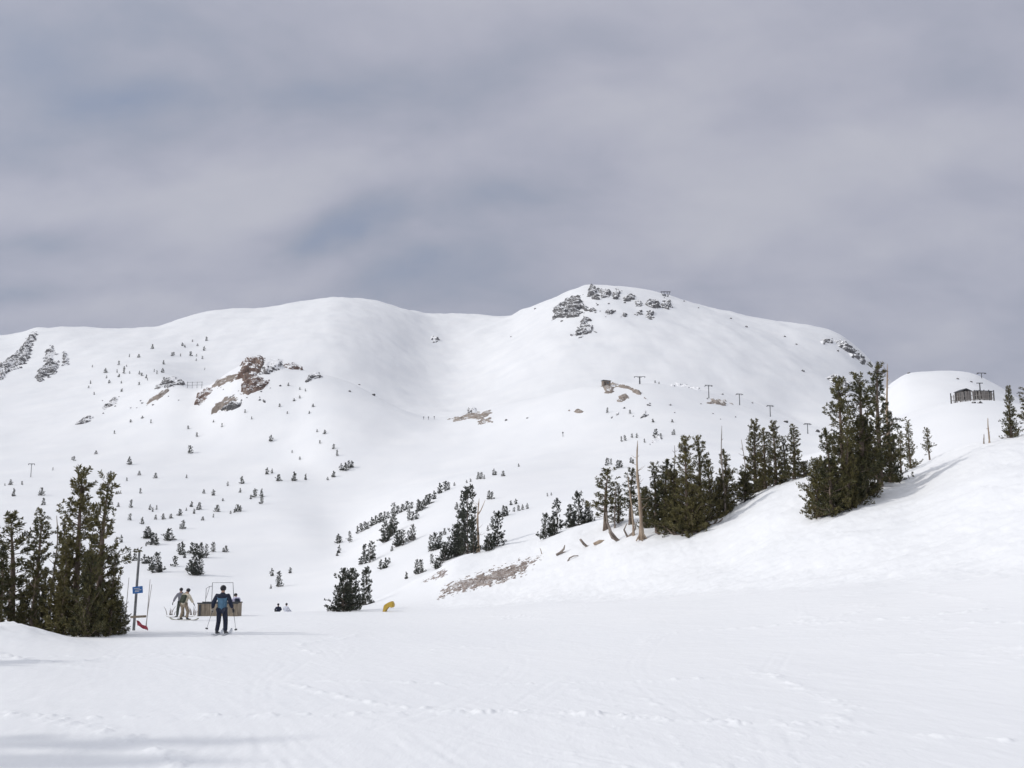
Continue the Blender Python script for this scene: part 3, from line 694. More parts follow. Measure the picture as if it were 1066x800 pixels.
# ------------------------------------------------------------------ dead trunks and driftwood
def snag(x, y, hpx, label, m, r=.2, lean=0, twigs=8, base=None, seed=0, name='dead_tree', fork=False):
    rng = random.Random(seed); p = hit(x, y); H = hpx*mpp(p)
    root = empty(name, p, 0, label, 'dead tree', 'dead trees')
    t = MB(); pts = []; n = 10
    ph = rng.random()*6
    for k in range(n+1):
        s = k/n; pts.append((lean*H*s + .02*H*math.sin(ph+s*6)*s, .03*H*math.sin(ph+2+s*4)*s, -.2 + (H+.2)*s))
    t.tube(pts, [r*(1.5 if k == 0 else 1.1 if k == 1 else 1)*(1-k/n)**.6*(.9+.2*math.sin(k*2.3)) + .012 for k in range(n+1)], 9)
    if base:
        for a in range(base):
            az = a*2*math.pi/base + rng.random(); t.tube([(0, 0, .5), (math.cos(az)*r*1.1, math.sin(az)*r*1.1, .25), (math.cos(az)*r*3, math.sin(az)*r*3, -.12)], [r*.7, r*.55, r*.25], 7)
    b = t
    for k in range(twigs):
        s = rng.uniform(.3, .97); i = int(s*n); q = Vector(pts[i]).lerp(Vector(pts[i+1]), s*n-i); az = rng.random()*6.28; L = H*rng.uniform(.05, .16)*(1.2-s*.7)
        d = Vector((math.cos(az), math.sin(az), rng.uniform(-.2, .8)))
        b.tube([q, q+d*L*.5, q+d*L+Vector((0, 0, L*.25))], [.02, .014, .006], 5)
    if fork:
        q = Vector(pts[7]); b.tube([q, q+Vector((H*.06, 0, H*.09)), q+Vector((H*.14, .05, H*.28))], [.06, .045, .015], 6)
    b.build('trunk', m, root)
    return root
snag(668, 562, 102, 'tall pale twisted dead trunk in front of the thicket', M['deadwood'], .155, -.03, 16, 6, 1)
snag(660, 558, 62, 'thinner grey dead stem leaning left beside the pale dead trunk', M['deadwood'], .075, -.07, 6, None, 2)
snag(498, 575, 55, 'reddish bare dead trunk with a forked top beside a conifer', M['deadwood'], .13, -.01, 9, None, 3, fork=True)
snag(755, 536, 92, 'thin bare dead pole rising above the thicket', M['greywood'], .06, -.02, 5, None, 4)
snag(640, 550, 44, 'short grey dead spike left of the pale dead trunk', M['greywood'], .06, .02, 6, None, 5)
snag(779, 520, 62, 'thin leaning dead stick between thicket and upper group', M['greywood'], .04, -.07, 3, None, 6)
snag(927, 502, 125, 'bare pinkish dead trunk standing in the right hill clump', M['deadwood'], .12, .02, 14, None, 7)
snag(1030, 461, 26, 'short dead spike on the right hill crest', M['deadwood'], .05, 0, 4, None, 8)
snag(1024, 462, 10, 'tiny dead stub on the right hill crest', M['greywood'], .04, .1, 3, None, 9)
snag(51, 655, 114, 'thin dead spike standing up inside the left clump', M['greywood'], .035, 0, 5, None, 10)
snag(701, 551, 86, 'slender grey dead stem in the thickest part of the thicket', M['greywood'], .05, .03, 8, None, 12)

def wood(x, y, pts, rad, label, m, name='driftwood', cat='driftwood', rz=0):
    p = hit(x, y); s = mpp(p); o = MB()
    for pl, rd in zip(pts, rad): o.tube([Vector((a*s, b*s, c*s)) for a, b, c in pl], [q*s for q in rd], 8)
    w = o.build(name, m); w.location = p
    return tag(w, label, cat, 'fallen wood on the near hill')
wood(645, 562, [[(0,0,-3),(-4,0,1),(-9,2,8),(-12,4,18),(-13,5,28)], [(0,0,-2),(-8,-2,2),(-11,0,8)]], [[2.2,2,1.7,1.3,.8],[1.6,1.3,.6]], 'bent dark trunk arching out of the snow left of the dead trunk', M['greywood'], 'bent_trunk', 'trunk')
wood(652, 560, [[(0,0,-2),(6,1,4),(10,0,2)],[(2,0,-1),(-2,2,8),(1,3,14)],[(4,0,0),(10,2,10),(8,3,18)]], [[1.8,1.4,.8],[1.2,.9,.4],[1.3,1,.5]], 'tangle of brown roots at the foot of the pale dead trunk', M['greywood'], 'root_tangle', 'roots')
wood(612, 569, [[(-8,0,7),(-4,0,2),(0,0,-1),(6,1,1)],[(0,0,0),(-3,-1,-2)]], [[1.2,1.5,1.4,.7],[1,.5]], 'curved piece of driftwood lying on the snow left of the bent trunk', M['greywood'])
wood(622, 567, [[(-4,0,0),(2,0,2.5),(8,1,3.5)],[(0,0,1),(3,0,-2)]], [[1.4,2,.9],[1.2,.7]], 'pale flat stump of wood right of the curved driftwood', M['deadwood'])
wood(584, 577, [[(-5,0,-1),(-1,0,1),(3,0,5),(4,0,9)],[(-1,0,1),(5,0,2)]], [[1.2,1.3,1,.4],[1,.5]], 'forked dark branch poking out of the snow above the stony strip', M['greywood'])
wood(594, 583, [[(-3,0,-2),(-1,0,1.5),(3,0,3.5),(8,0,4)]], [[.7,.8,.7,.4]], 'small bowed stick in the snow right of the stony strip', M['greywood'])
wood(566, 576, [[(-2,0,-1),(-3,0,3),(-4,0,5)]], [[.5,.4,.2]], 'tiny upright stick at the upper end of the stony strip', M['deadwood'])
for j, (x, y, k, lab) in enumerate([(690, 556, 1, 'brown low limbs spreading at the front of the thicket'), (706, 557, -1, 'twisted low limbs under the thickest pines'), (742, 546, 1, 'bare low limbs under the uphill side of the thicket')]):
    wood(x, y, [[(-8*k,0,2),(-2*k,0,-1),(6*k,1,1),(11*k,2,6)],[(0,1,-1),(5*k,2,4),(4*k,3,11)],[(-4*k,1,0),(-8*k,2,7),(-6*k,3,14)]], [[1,1.3,1,.5],[.9,.8,.4],[.9,.7,.4]], lab, M['bark'], 'low_limbs', 'branches')

# ------------------------------------------------------------------ furniture of the ski area
steel = mottled('galvanised_steel', (.13, .135, .14), (.22, .225, .23), 6, .5)
dark = mat('dark_metal', (.06, .062, .066), .5)
planks = mottled('plank_wood', (.20, .165, .125), (.35, .295, .225), 3, .8, (6, 6, .6), .3)
bamboo = mottled('grey_bamboo', (.26, .24, .22), (.36, .33, .30), 3, .7)
def at(x, y, Y=None):
    if Y is None: return hit(x, y)
    u, v = uv(x, y); X = float(u)*Y; return Vector((X, Y, ground(X, Y)))

# sign post with the blue sign
p = at(139, 657, 40.5)
t = empty('sign_post', p, 0, 'grey sign post with a blue sign and a wooden crosspiece beside the left clump', 'sign post')
MB().tube([(0, 0, -.3), (.03, 0, 1.6), (.06, 0, 3.12)], [.055, .05, .045], 8).build('pole', steel, t)
blue = mat('blue_sign_paint', (.07, .20, .50), .45)
sg = MB().box((.10, -.07, 1.56), (.40, .025, .27), Matrix.Rotation(R(-6), 3, 'Y'), .006).build('sign_board', blue, t)
white = mat('white_paint', (.78, .78, .78), .5)
mk = MB()
for dx, dz, w in [(-.03, .055, .22), (.03, -.002, .24), (-.02, -.06, .17)]:
    mk.box((.10+dx, -.086, 1.56+dz), (w, .004, .022), Matrix.Rotation(R(-6), 3, 'Y'))
mk.build('sign_marks', white, sg)
MB().box((.18, -.06, .53), (.62, .035, .09), Matrix.Rotation(R(-3), 3, 'Y'), .005).build('crosspiece', planks, t)
red = mottled('red_cloth', (.26, .035, .05), (.38, .07, .09), 5, .8)
# red pad hanging at the foot of the post
b = MB(); vs = []
q = at(142, 653, 40.0)
nx, nz = 8, 4
for s_ in (0, 1):
    for i in range(nx+1):
        for j in range(nz+1):
            a = i/nx; c = j/nz
            vs.append(b.bm.verts.new((-.02 + .42*a + .05*c, (.05 if s_ else 0) + .03*math.sin(a*7+c*3), .40 - .26*a - .19*c*(1-.3*a) + .02*math.sin(a*9))))
o_ = (nx+1)*(nz+1); g_ = lambda s_, i, j: vs[s_*o_ + i*(nz+1)+j]
for i in range(nx):
    for j in range(nz):
        b.bm.faces.new((g_(0,i,j), g_(0,i+1,j), g_(0,i+1,j+1), g_(0,i,j+1))); b.bm.faces.new((g_(1,i,j+1), g_(1,i+1,j+1), g_(1,i+1,j), g_(1,i,j)))
for i in range(nx):
    b.bm.faces.new((g_(0,i+1,0), g_(0,i,0), g_(1,i,0), g_(1,i+1,0))); b.bm.faces.new((g_(0,i,nz), g_(0,i+1,nz), g_(1,i+1,nz), g_(1,i,nz)))
for j in range(nz):
    b.bm.faces.new((g_(0,0,j), g_(0,0,j+1), g_(1,0,j+1), g_(1,0,j))); b.bm.faces.new((g_(0,nx,j+1), g_(0,nx,j), g_(1,nx,j), g_(1,nx,j+1)))
rp = b.build('red_pad', red); rp.location = q; tag(rp, 'slanting red cloth pad at the foot of the sign post', 'pad')
for x, y, top, lean, lab in [(129, 661, 607, .035, 'thin bamboo pole standing left of the blue sign'), (152, 655, 605, .03, 'thin bamboo pole just right of the blue sign'), (151, 655, 610, .10, 'leaning bamboo pole crossing the one right of the sign')]:
    p = at(x, y, 39.2 if x == 129 else 41.5); H = (y-top)*mpp(p)
    o = MB().tube([(0, 0, -.2), (lean*H*.5, 0, H*.5), (lean*H, 0, H)], [.016, .014, .010], 6).build('bamboo_pole', bamboo); o.location = p
    tag(o, lab, 'pole', 'bamboo poles by the sign')

# wooden box with a metal frame behind it
p = at(228.5, 641.5); s = mpp(p)
box = empty('wooden_box', p, 0, 'long tan plank box on the piste behind the blue-backed skier', 'box')
w, h, dpt = 40*s, 14*s, .9
bm_ = MB()
for i in range(10):
    x = -w/2 + (i+.5)*w/10; bm_.box((x, -dpt/2, h/2-.05 + .006*(i % 3)), (w/10-.012, .04, h), None, .006)
bm_.build('front_planks', planks, box)
for sx in (-1, 1):
    e = MB()
    for j in range(4): e.box((sx*w/2, -dpt/2+.02 + (j+.5)*(dpt-.04)/4, h/2-.05), (.04, (dpt-.04)/4-.01, h), None, .006)
    e.build('end_planks', planks, box)
MB().box((0, dpt/2, h/2-.05), (w, .04, h)).build('back_panel', planks, box)
MB().box((0, -dpt/2-.005, h-.045), (w+.08, .07, .07), None, .008).box((0, dpt/2+.005, h-.045), (w+.08, .07, .07), None, .008).build('rim', dark, box)
MB().box((-w/2+.12, -dpt/2-.035, h/2-.07), (.12, .04, h-.12), None, .008).build('corner_post', dark, box)
MB().box((0, 0, h-.14), (w-.1, dpt-.06, .08)).build('lining', dark, box)
fr = empty('metal_frame', box.location+Vector((-.36, 1.3, -.05)), 0, 'thin metal goal-like frame standing behind the plank box', 'frame')
fw = .62
f = MB(); f.tube([(-.50, 0, -.2), (-.50, 0, 1.86), (.70, 0, 1.86), (.78, 0, 1.0), (.80, 0, -.2)], .022, 6); f.build('front_hoop', steel, fr)
f = MB(); f.tube([(-1.02, .5, -.2), (-1.0, .5, 1.5), (-.80, .45, 1.62), (-.50, .02, 1.66)], .018, 6); f.tube([(-1.0, .5, .9), (-.80, .5, 1.6)], .014, 6); f.build('side_hoop', steel, fr)
# bare twigs sticking out of the snow beside the box
for x, y, lab, sd in [(201, 640, 'bare twiggy bush right beside the plank box', 1), (176, 641, 'sparse bare twigs in the snow left of the two snowboarders', 2), (181, 641, 'low bowed twigs in the snow close to the snowboarders', 3)]:
    rng = random.Random(sd); p = at(x, y, 61); o = MB()
    for k in range(9 if sd == 1 else 4):
        a = rng.uniform(-.5, .5); L = rng.uniform(.25, .55)*(1 if sd < 3 else .6); o.tube([(a*.3, rng.uniform(-.1, .1), -.05), (a*.5, 0, L*.6), (a*.8 + (.15 if sd == 3 else 0), 0, L)], [.022, .016, .007], 5)
    o = o.build('bare_bush', M['greywood']); o.location = p; tag(o, lab, 'bush', 'bare twigs by the box')

# yellow pad on the snow
p = hit(404, 637); s = mpp(p)
b = MB(); ol = [(283,642),(289,611),(306,600),(322,594),(329,606),(328,620),(318,622),(310,613),(301,622),(294,640)]
ol = [((x-304)/4.1*s, (638-y)/4.1*s) for x, y in ol]; lo_, hi_ = [[b.bm.verts.new((x, d*(1-.15*(y > .6)), y)) for x, y in ol] for d in (-.26, .26)]
b.bm.faces.new(lo_); b.bm.faces.new(hi_[::-1])
for k in range(len(ol)): b.bm.faces.new((lo_[k], hi_[k], hi_[(k+1) % len(ol)], lo_[(k+1) % len(ol)]))
bmesh.ops.bevel(b.bm, geom=b.bm.edges[:], offset=.035, segments=2, affect='EDGES')
yp = b.build('yellow_pad', mottled('yellow_vinyl', (.50, .33, .05), (.60, .42, .09), 3, .6)); yp.location = p; yp.rotation_euler = (0, 0, R(-8))
tag(yp, 'folded yellow crash pad on the snow at the foot of the hill', 'pad')

# ---- lift towers, hut, fences on the far ridges
towerm = mat('tower_paint', (.11, .115, .12), .6)
def tee_tower(x, y, hpx, armpx, label, rz=0, r=.3):
    p = hit(x, y); s = mpp(p); H = hpx*s; t = empty('lift_tower', p, rz, label, 'lift tower', 'chairlift towers'); r *= .72
    MB().tube([(0, 0, -1), (0, 0, H*.5), (0, 0, H)], [r*1.2, r, r*.9], 8).build('mast', towerm, t)
    a = armpx*s/2; MB().box((0, 0, H-.1), (2*a, .3, .28)).box((0, 0, H-.6), (a*.8, .18, .16)).build('crossarm', towerm, t)
    for sx in (-1, 1): MB().box((sx*a*.92, 0, H-.55), (.28, 2.4, .34), None, .06).build('sheave_train', towerm, t)
    return t
tee_tower(738, 415, 14, 8, 'tallest lift tower on the ridge right of the hut', R(15), .32)
tee_tower(770, 422, 12, 7, 'second lift tower down the ridge right of the hut', R(15), .32)
tee_tower(802, 434, 12, 7, 'third lift tower, above the upper pine group', R(15), .32)
tee_tower(841, 452, 11, 7, 'lowest lift tower of the ridge line, left of the tall clump', R(15), .3)
tee_tower(666, 400, 8, 12, 'wide tee-shaped lift tower on the crest beside the hut', 0, .55)
tee_tower(32, 497, 14, 6, 'small lone lift tower on the lower left slope', R(20), .22)
# hut
p = hit(631, 402); s = mpp(p)
hut = empty('hut', p, R(12), 'small brown hut on the crest of the middle ridge', 'hut')
hw, hh = 8*s, 5.0*s
MB().box((0, 0, hh/2-.4), (hw, hw*.8, hh+.8)).build('wall', mottled('hut_wood', (.19, .15, .12), (.28, .23, .19), 1.2, .8), hut)
MB().box((0, 0, hh+.15), (hw*1.15, hw*.98, .32), Matrix.Rotation(R(4), 3, 'Y'), .03).build('roof', dark, hut)
win = MB().box((hw*.12, -hw*.4-.03, hh*.55), (hw*.30, .08, hh*.42)).build('window', mat('hut_window_frame', (.35, .32, .28), .6), hut)
MB().box((hw*.12, -hw*.4-.085, hh*.55), (hw*.24, .03, hh*.34)).build('pane', mat('hut_glass', (.10, .11, .13), .15, 0, .5), win)
MB().box((-hw*.25, -hw*.4-.03, hh*.36), (hw*.2, .06, hh*.72)).build('door', mat('hut_door', (.10, .08, .07), .7), hut)
MB().box((0, 0, -.35), (hw*1.35, hw*1.1, .5)).build('platform', M['tan'], hut)
# summit station
p = hit(693, 309); s = mpp(p)
st = empty('summit_lift_station', p, 0, 'small skeletal lift station on the summit skyline', 'lift station')
for x in (-3.2, 3.2):
    f = MB()
    for dx in (-1.6, 1.6): f.tube([(x*s*.6, 0, -1.5), (x*s+dx*s, 0, 5.0*s)], .42, 6)
    f.build('leg', dark, st)
MB().box((0, 0, 5.1*s), (10.5*s, 2.2, .7)).build('crossbeam', dark, st)
MB().box((-1*s, 1.0, 1.4*s), (3*s, 3, 2.4*s)).build('cabin', mat('station_wall', (.17, .17, .18), .7), st)
# slatted fence on the knob
fence = empty('slatted_fence', at(1012, 417, 226), 0, 'weathered slatted snow fence on the snowy knob at right', 'fence')
base = fence.location; s = base.y/F_PX; rng = random.Random(3)
bp = lambda px, dy: at(px, 417, 226+dy)
xs = np.linspace(990, 1035, 10)
sl = MB(); ral = MB()
for i in range(len(xs)-1):
    for j in range(4):
        px = xs[i] + (xs[i+1]-xs[i])*(j+.5)/4; g = bp(px, 0)
        top = 10.5 - 4.5*abs((px-1008)/23)**3 * (1 if px < 1008 else .35) + rng.uniform(-.6, .5)
        if rng.random() < .22: continue
        sl.box(g-base+Vector((rng.uniform(-.02, .02), 0, top*s/2-.25)), (.17, .05, top*s+.5), Matrix.Rotation(R(rng.uniform(-3, 3)), 3, 'Y'))
shedm = mottled('shed_boards', (.055, .048, .042), (.10, .088, .078), 1.5, .9)
slm = mottled('weathered_slats', (.20, .18, .165), (.36, .335, .31), 1.5, .9, (1, 1, .2))
sl.build('slat_panel', slm, fence)
for x in xs:
    g = bp(x, .12); MB().box(g-base+Vector((0, .0, 4.5*s)), (.2, .14, 9.5*s+.8)).build('post', dark, fence)
for hgt in (3.0, 7.0):
    a, b_ = bp(990, .05)-base, bp(1035, .05)-base
    ral = MB(); ral.tube([a+Vector((0, .0, hgt*s)), (a+b_)/2+Vector((0, 0, hgt*s)), b_+Vector((0, 0, hgt*s))], .06, 5); ral.build('rail', slm, fence)
# things behind the fence: low lift shed and its tower
shed = empty('lift_shed', at(1003, 416, 236), R(8), 'low dark roofed shed just behind the slatted fence', 'shed')
MB().box((0, 0, .9), (2.6, 2.4, 2.5)).build('wall', shedm, shed)
r_ = MB().box((-.75, 0, 2.35), (1.6, 2.9, .16), Matrix.Rotation(R(-22), 3, 'Y')).box((.75, 0, 2.35), (1.6, 2.9, .16), Matrix.Rotation(R(22), 3, 'Y')).build('roof', dark, shed)
sh2 = empty('lift_shed', at(1023, 416, 238), R(-5), 'long flat-roofed shed behind the right half of the slatted fence', 'shed')
MB().box((0, 0, .8), (3.6, 2.2, 2.2)).build('wall', shedm, sh2)
MB().box((0, 0, 1.95), (3.9, 2.6, .18), Matrix.Rotation(R(3), 3, 'Y')).build('roof', dark, sh2)
p = at(1021, 416, 244); t = empty('lift_tower', p, 0, 'lift tower rising behind the slatted fence on the knob', 'lift tower', 'chairlift towers')
MB().tube([(0, 0, -1), (0, 0, 4.4)], [.16, .13], 8).build('mast', dark, t); MB().box((0, 0, 4.3), (1.5, .2, .18)).build('crossarm', dark, t)
p = hit(1022, 394); t = empty('lift_tower', p, 0, 'small wide lift tower on the right dome skyline', 'lift tower', 'chairlift towers')
MB().tube([(0, 0, -1), (0, 0, 2.6)], [.2, .16], 8).build('mast', dark, t); MB().box((0, 0, 2.6), (4.2, .3, .3)).build('crossarm', dark, t)
for sx in (-1, 1): MB().box((sx*1.9, 0, 2.3), (.3, 1.4, .35)).build('sheave_train', dark, t)
tee_tower(1062, 420, 12, 3, 'leaning lift tower at the right frame edge behind the knob', 0, .16)
# rail fence beside the humped rock on the left ridge
p = hit(203, 405); s = mpp(p); t = empty('rail_fence', p, 0, 'thin rail fence on the ridge between the humped rock and the crag', 'fence')
for k in range(4):
    q = hit(195+k*5, 404.5); MB().tube([q-p+Vector((0, 0, -1)), q-p+Vector((0, 0, 7*s))], .16, 6).build('post', dark, t)
for hz in (6.0, 3.0):
    f = MB(); f.tube([hit(194, 404.5)-p+Vector((0, 0, hz*s)), hit(211, 404.5)-p+Vector((0, 0, (hz+.6)*s))], .10, 5); f.build('rail', dark, t)
# marker poles in the bowl
for x, y, h, lab in [(586, 455, 5, 'lone dark marker pole on the slope below the hut'), (441, 437, 3, 'leftmost of three tiny poles at the mouth of the bowl'), (446, 437, 3, 'middle of three tiny poles at the mouth of the bowl'), (452, 437, 3.4, 'rightmost of three tiny poles at the mouth of the bowl')]:
    p = hit(x, y); s = mpp(p); t = empty('marker_pole', p, 0, lab, 'pole', 'marker poles')
    MB().tube([(0, 0, -.4), (0, 0, h*s)], .13, 6).build('pole', dark, t); MB().box((0, -.05, h*s*.85), (.7, .06, .6)).build('marker_board', dark, t)
# boulders: dark dots on the upper slopes
def boulder(x, y, d, label, m=None):
    p = hit(x, y); r = d*mpp(p)/2; bm = bmesh.new(); bmesh.ops.create_icosphere(bm, subdivisions=2, radius=r)
    rng = random.Random(int(x*7+y)); off = Vector((rng.random()*9, 0, 3))
    from mathutils import noise
    for v in bm.verts: v.co *= 1 + .45*noise.noise(v.co/r*1.3+off); v.co.z *= .8
    me = bpy.data.meshes.new('boulder'); bm.to_mesh(me); bm.free(); o = link('boulder', me, m or M['cliff']); o.location = p + Vector((0, 0, .2*r)); return tag(o, label, 'boulder', 'boulders on the upper slopes')
for x, y, d, lab in [(761, 332, 2.6, 'first dark boulder below the skyline right of the summit'), (777, 341, 2.8, 'second dark boulder down the slope right of the summit'), (817, 351, 2.6, 'dark boulder under the right shoulder, upper of two'), (829, 359, 2.6, 'dark boulder under the right shoulder, lower of two'),
    (836, 387, 3.2, 'boulder alone on the lower right face of the mountain'), (712, 314, 2, 'boulder on the skyline just right of the summit station'), (727, 321, 2, 'boulder near the skyline farther right of the summit station'),
    (585, 335, 3, 'boulder just under the largest summit rock mass'), (557, 322, 2.4, 'boulder on the left skyline of the summit'), (532, 351, 1.8, 'tiny boulder on the snow left of the summit'), (898, 373, 5, 'dark boulder at the end of the right shoulder cliff'), (872, 366, 3, 'boulder under the upper right shoulder cliff'),
    (997, 395, 3, 'boulder on the snow dome above the slatted fence'), (1011, 398, 2.6, 'second boulder on the snow dome beside the tower'), (946, 389, 3, 'boulder on the left skyline of the dome'), (1014, 420, 4, 'dark boulder on the snow right under the slatted fence'), (1020, 420, 5, 'rounder dark boulder under the right half of the fence'),
    (752, 411, 2.6, 'boulder between the first two ridge towers'), (713, 403, 2.4, 'boulder on the rocky rim right of the tee-shaped tower'), (783, 420, 2.4, 'boulder below the second ridge tower'), (818, 440, 5, 'long dark boulder near the third ridge tower'), (851, 450, 5, 'dark boulder right of the lowest ridge tower'), (527, 438, 3, 'boulder below the dark block on the hut ridge'), (549, 436, 2.2, 'tiny boulder farther right on the hut ridge slope'),
    (364, 408, 3, 'boulder on the crest of the crag ridge'), (389, 412, 4, 'grey boulder low on the crest of the crag ridge'), (374, 401, 2.4, 'tiny boulder higher on the crest of the crag ridge')]:
    boulder(x, y, d, lab)

rq = random.Random(21)
for (x0, y0, x1, y1, sp, nn, lab, grp) in [(578, 322, 700, 318, 11, 26, 'small dark stone among the larger rocks of the summit', 'small summit stones'),
                                 (225, 418, 300, 402, 12, 16, 'small stone in the snow round the foot of the brown crag', 'small stones by the crag'),
                                 (100, 420, 190, 412, 12, 12, 'small stone on the snow among the ridge rocks left of the crag', 'small stones left of the crag'),
                                 (640, 425, 770, 425, 12, 14, 'small stone on the snow below the rim of the hut ridge', 'small stones on the hut ridge')]:
    for q in range(nn):
        t_ = rq.random(); x = x0+(x1-x0)*t_ + rq.uniform(-3, 3); y = y0+(y1-y0)*t_ + rq.uniform(-sp, sp)
        boulder(x, y, rq.choice((1.4, 1.7, 2.0, 2.6)), lab)['group'] = grp

# ------------------------------------------------------------------ people
skin_m = mat('skin', (.45, .29, .22), .55)
def skinned(name, V, E, m, parent, sub=1, root=0):
    """continuous surface grown round a skeleton; V = [(x,y,z,rx,ry)]"""
    me = bpy.data.meshes.new(name); me.from_pydata([v[:3] for v in V], E, []); me.update()
    ob = bpy.data.objects.new('tmp', me); C.objects.link(ob)
    md = ob.modifiers.new('Skin', 'SKIN'); md.use_smooth_shade = True
    for i, v in enumerate(V):
        d = me.skin_vertices[0].data[i]; d.radius = (v[3], v[4] if len(v) > 4 else v[3]); d.use_root = (i == root)
    sd = ob.modifiers.new('Sub', 'SUBSURF'); sd.levels = sub; sd.render_levels = sub
    bpy.context.view_layer.update()
    dg = bpy.context.evaluated_depsgraph_get()
    me2 = bpy.data.meshes.new_from_object(ob.evaluated_get(dg)); me2.name = name
    bpy.data.objects.remove(ob); me2.materials.clear()
    for p in me2.polygons: p.use_smooth = True
    return link(name, me2, m, parent)
STAND = dict(pelvis=(0,0,.93), spine=(0,.02,1.12), chest=(0,.03,1.32), neck=(0,.03,1.48), head=(0,.06,1.62),
  hip=(.10,0,.88), knee=(.15,.07,.48), ankle=(.18,-.02,.10), toe=(.19,.18,.06), shoulder=(.19,.02,1.40), elbow=(.33,.0,1.16), wrist=(.36,.16,.95))
def person(loc, rz, label, jacket, trousers, hat, pose=None, left=None, right=None, glove=None, glove_r=None, boots=None, pack=None, panel=None, sc_=1.0, hair=None, trim=None):
    J = dict(STAND); J.update(pose or {})
    Ls = dict(J); Rs = {k: (-v[0], v[1], v[2]) for k, v in J.items()}
    Ls.update(left or {}); Rs.update(right or {})
    t = empty('person', loc, rz, label, 'person', 'people on the piste'); t.scale = (sc_,)*3
    mid = ['pelvis', 'spine', 'chest', 'neck']
    def chain(rads, parts, extra=None): pass
    # body: one continuous figure
    V, E = [], []
    def add(p, r, to=None, ry=None):
        V.append((*p, r, ry if ry else r)); i = len(V)-1
        if to is not None: E.append((to, i))
        return i
    pe = add(J['pelvis'], .12, None, .10); sp = add(J['spine'], .125, pe, .095); ch = add(J['chest'], .14, sp, .10); ne = add(J['neck'], .055, ch)
    hd = Vector(J['head']); up = (hd - Vector(J['neck'])).normalized(); fw_ = Vector((0, 1, 0))
    h1 = add(hd - up*.03, .075, ne, .085); h2 = add(hd + up*.06, .078, h1, .088); add(hd + up*.125, .045, h2)
    add(hd + fw_*.112 - up*.01, .012, h1)                                  # nose
    for S in (Ls, Rs):
        a = add(S['shoulder'], .06, ch); b_ = add(S['elbow'], .042, a); c = add(S['wrist'], .030, b_)
        a = add(S['hip'], .085, pe); b_ = add(S['knee'], .058, a); c = add(S['ankle'], .042, b_); add(S['toe'], .035, c)
    skinned('body', V, E, skin_m, t)
    # jacket
    V, E = [], []
    lo = Vector(J['pelvis']) - (Vector(J['spine'])-Vector(J['pelvis']))*.35
    pe = add(tuple(lo), .185, None, .15); p2 = add(J['pelvis'], .18, pe, .145); sp = add(J['spine'], .175, p2, .14); ch = add(J['chest'], .205, sp, .15); ne = add(tuple(Vector(J['neck'])*.75+Vector(J['chest'])*.25), .10, ch); add(tuple(Vector(J['neck'])+up*.075), .082, ne)
    for S in (Ls, Rs):
        a = add(S['shoulder'], .092, ch); e = Vector(S['elbow']); m_ = add(tuple((Vector(S['shoulder'])+e)/2), .092, a); b_ = add(S['elbow'], .082, m_); w = Vector(S['wrist']); c = add(tuple(w*.92+e*.08), .060, b_)
    jk = skinned('jacket', V, E, jacket, t)
    if panel:
        jk.data.materials.append(panel); zc = [J['pelvis'][2]-.02, J['chest'][2]+.05]
        for p in jk.data.polygons:
            c = p.center
            if zc[0] < c.z < zc[1] and abs(c.x) < .165 and p.normal.y < .1: p.material_index = 1
    # trousers
    V, E = [], []
    pe = add(J['pelvis'], .155, None, .13)
    for S in (Ls, Rs):
        a = add(S['hip'], .115, pe); kn = Vector(S['knee']); m_ = add(tuple((Vector(S['hip'])+kn)/2), .105, a); b_ = add(S['knee'], .092, m_); an = Vector(S['ankle']); c = add(tuple((kn+an)/2), .088, b_); add(tuple(an*.97+kn*.03), .085, c)
    skinned('trousers', V, E, trousers, t)
    for S in (Ls, Rs):
        a, b_ = Vector(S['ankle']), Vector(S['toe'])
        skinned('boot', [(*(a+(Vector(S['knee'])-a)*.35), .068, .068), (*a, .066, .066), (*(a+(b_-a)*.5-Vector((0, 0, .01))), .055, .055), (*b_, .05, .045)], [(0, 1), (1, 2), (2, 3)], boots or dark, t)
    for k_, S in enumerate((Ls, Rs)):
        w = Vector(S['wrist']); d = (w - Vector(S['elbow'])).normalized(); sx = 1 if k_ == 0 else -1
        side = d.cross(Vector((0, 0, 1)))
        side = side.normalized() if side.length > .1 else Vector((1, 0, 0))
        inn = side.cross(d).normalized()
        V = [(*(w-d*.02), .036, .03), (*(w+d*.05), .042, .026), (*(w+d*.09), .042, .024)]; E = [(0, 1), (1, 2)]
        for q in range(4):
            o_ = side*(q-1.5)*.021; l_ = (.085, .095, .09, .072)[q]
            V += [(*(w+d*.10+o_), .012, .012), (*(w+d*(.10+l_*.5)+o_-inn*.018), .011, .011), (*(w+d*(.10+l_*.72)+o_-inn*.055), .009, .009)]
            i = len(V); E += [(2, i-3), (i-3, i-2), (i-2, i-1)]
        V += [(*(w+d*.05+side*.045*sx), .015, .015), (*(w+d*.09+side*.06*sx-inn*.03), .011, .011)]; i = len(V); E += [(0, i-2), (i-2, i-1)]
        skinned('glove', V, E, (glove_r if k_ and glove_r else glove) or dark, t, 1)
    hm = MB(); hm.ball(hd + up*.055, (.112, .125, .115), 16); hm = hm
    # trim the lower front off so that the face shows
    cut = [v for v in hm.bm.verts if (Vector(v.co)-hd).dot(up) < -.055 or ((Vector(v.co)-hd).dot(up) < .035 and v.co.y > hd.y+.045)]
    bmesh.ops.delete(hm.bm, geom=cut, context='VERTS')
    hm.build('helmet', hat, t)
    if pack:
        b = MB(); c = (Vector(J['chest'])*.55+Vector(J['spine'])*.45) + Vector((0, -.2, -.02)); ax = (Vector(J['chest'])-Vector(J['spine'])).normalized()
        b.box(c, (.34, .17, .46), Vector((0, 0, 1)).rotation_difference(ax).to_matrix(), .06); b.build('backpack', pack, t)
    return t
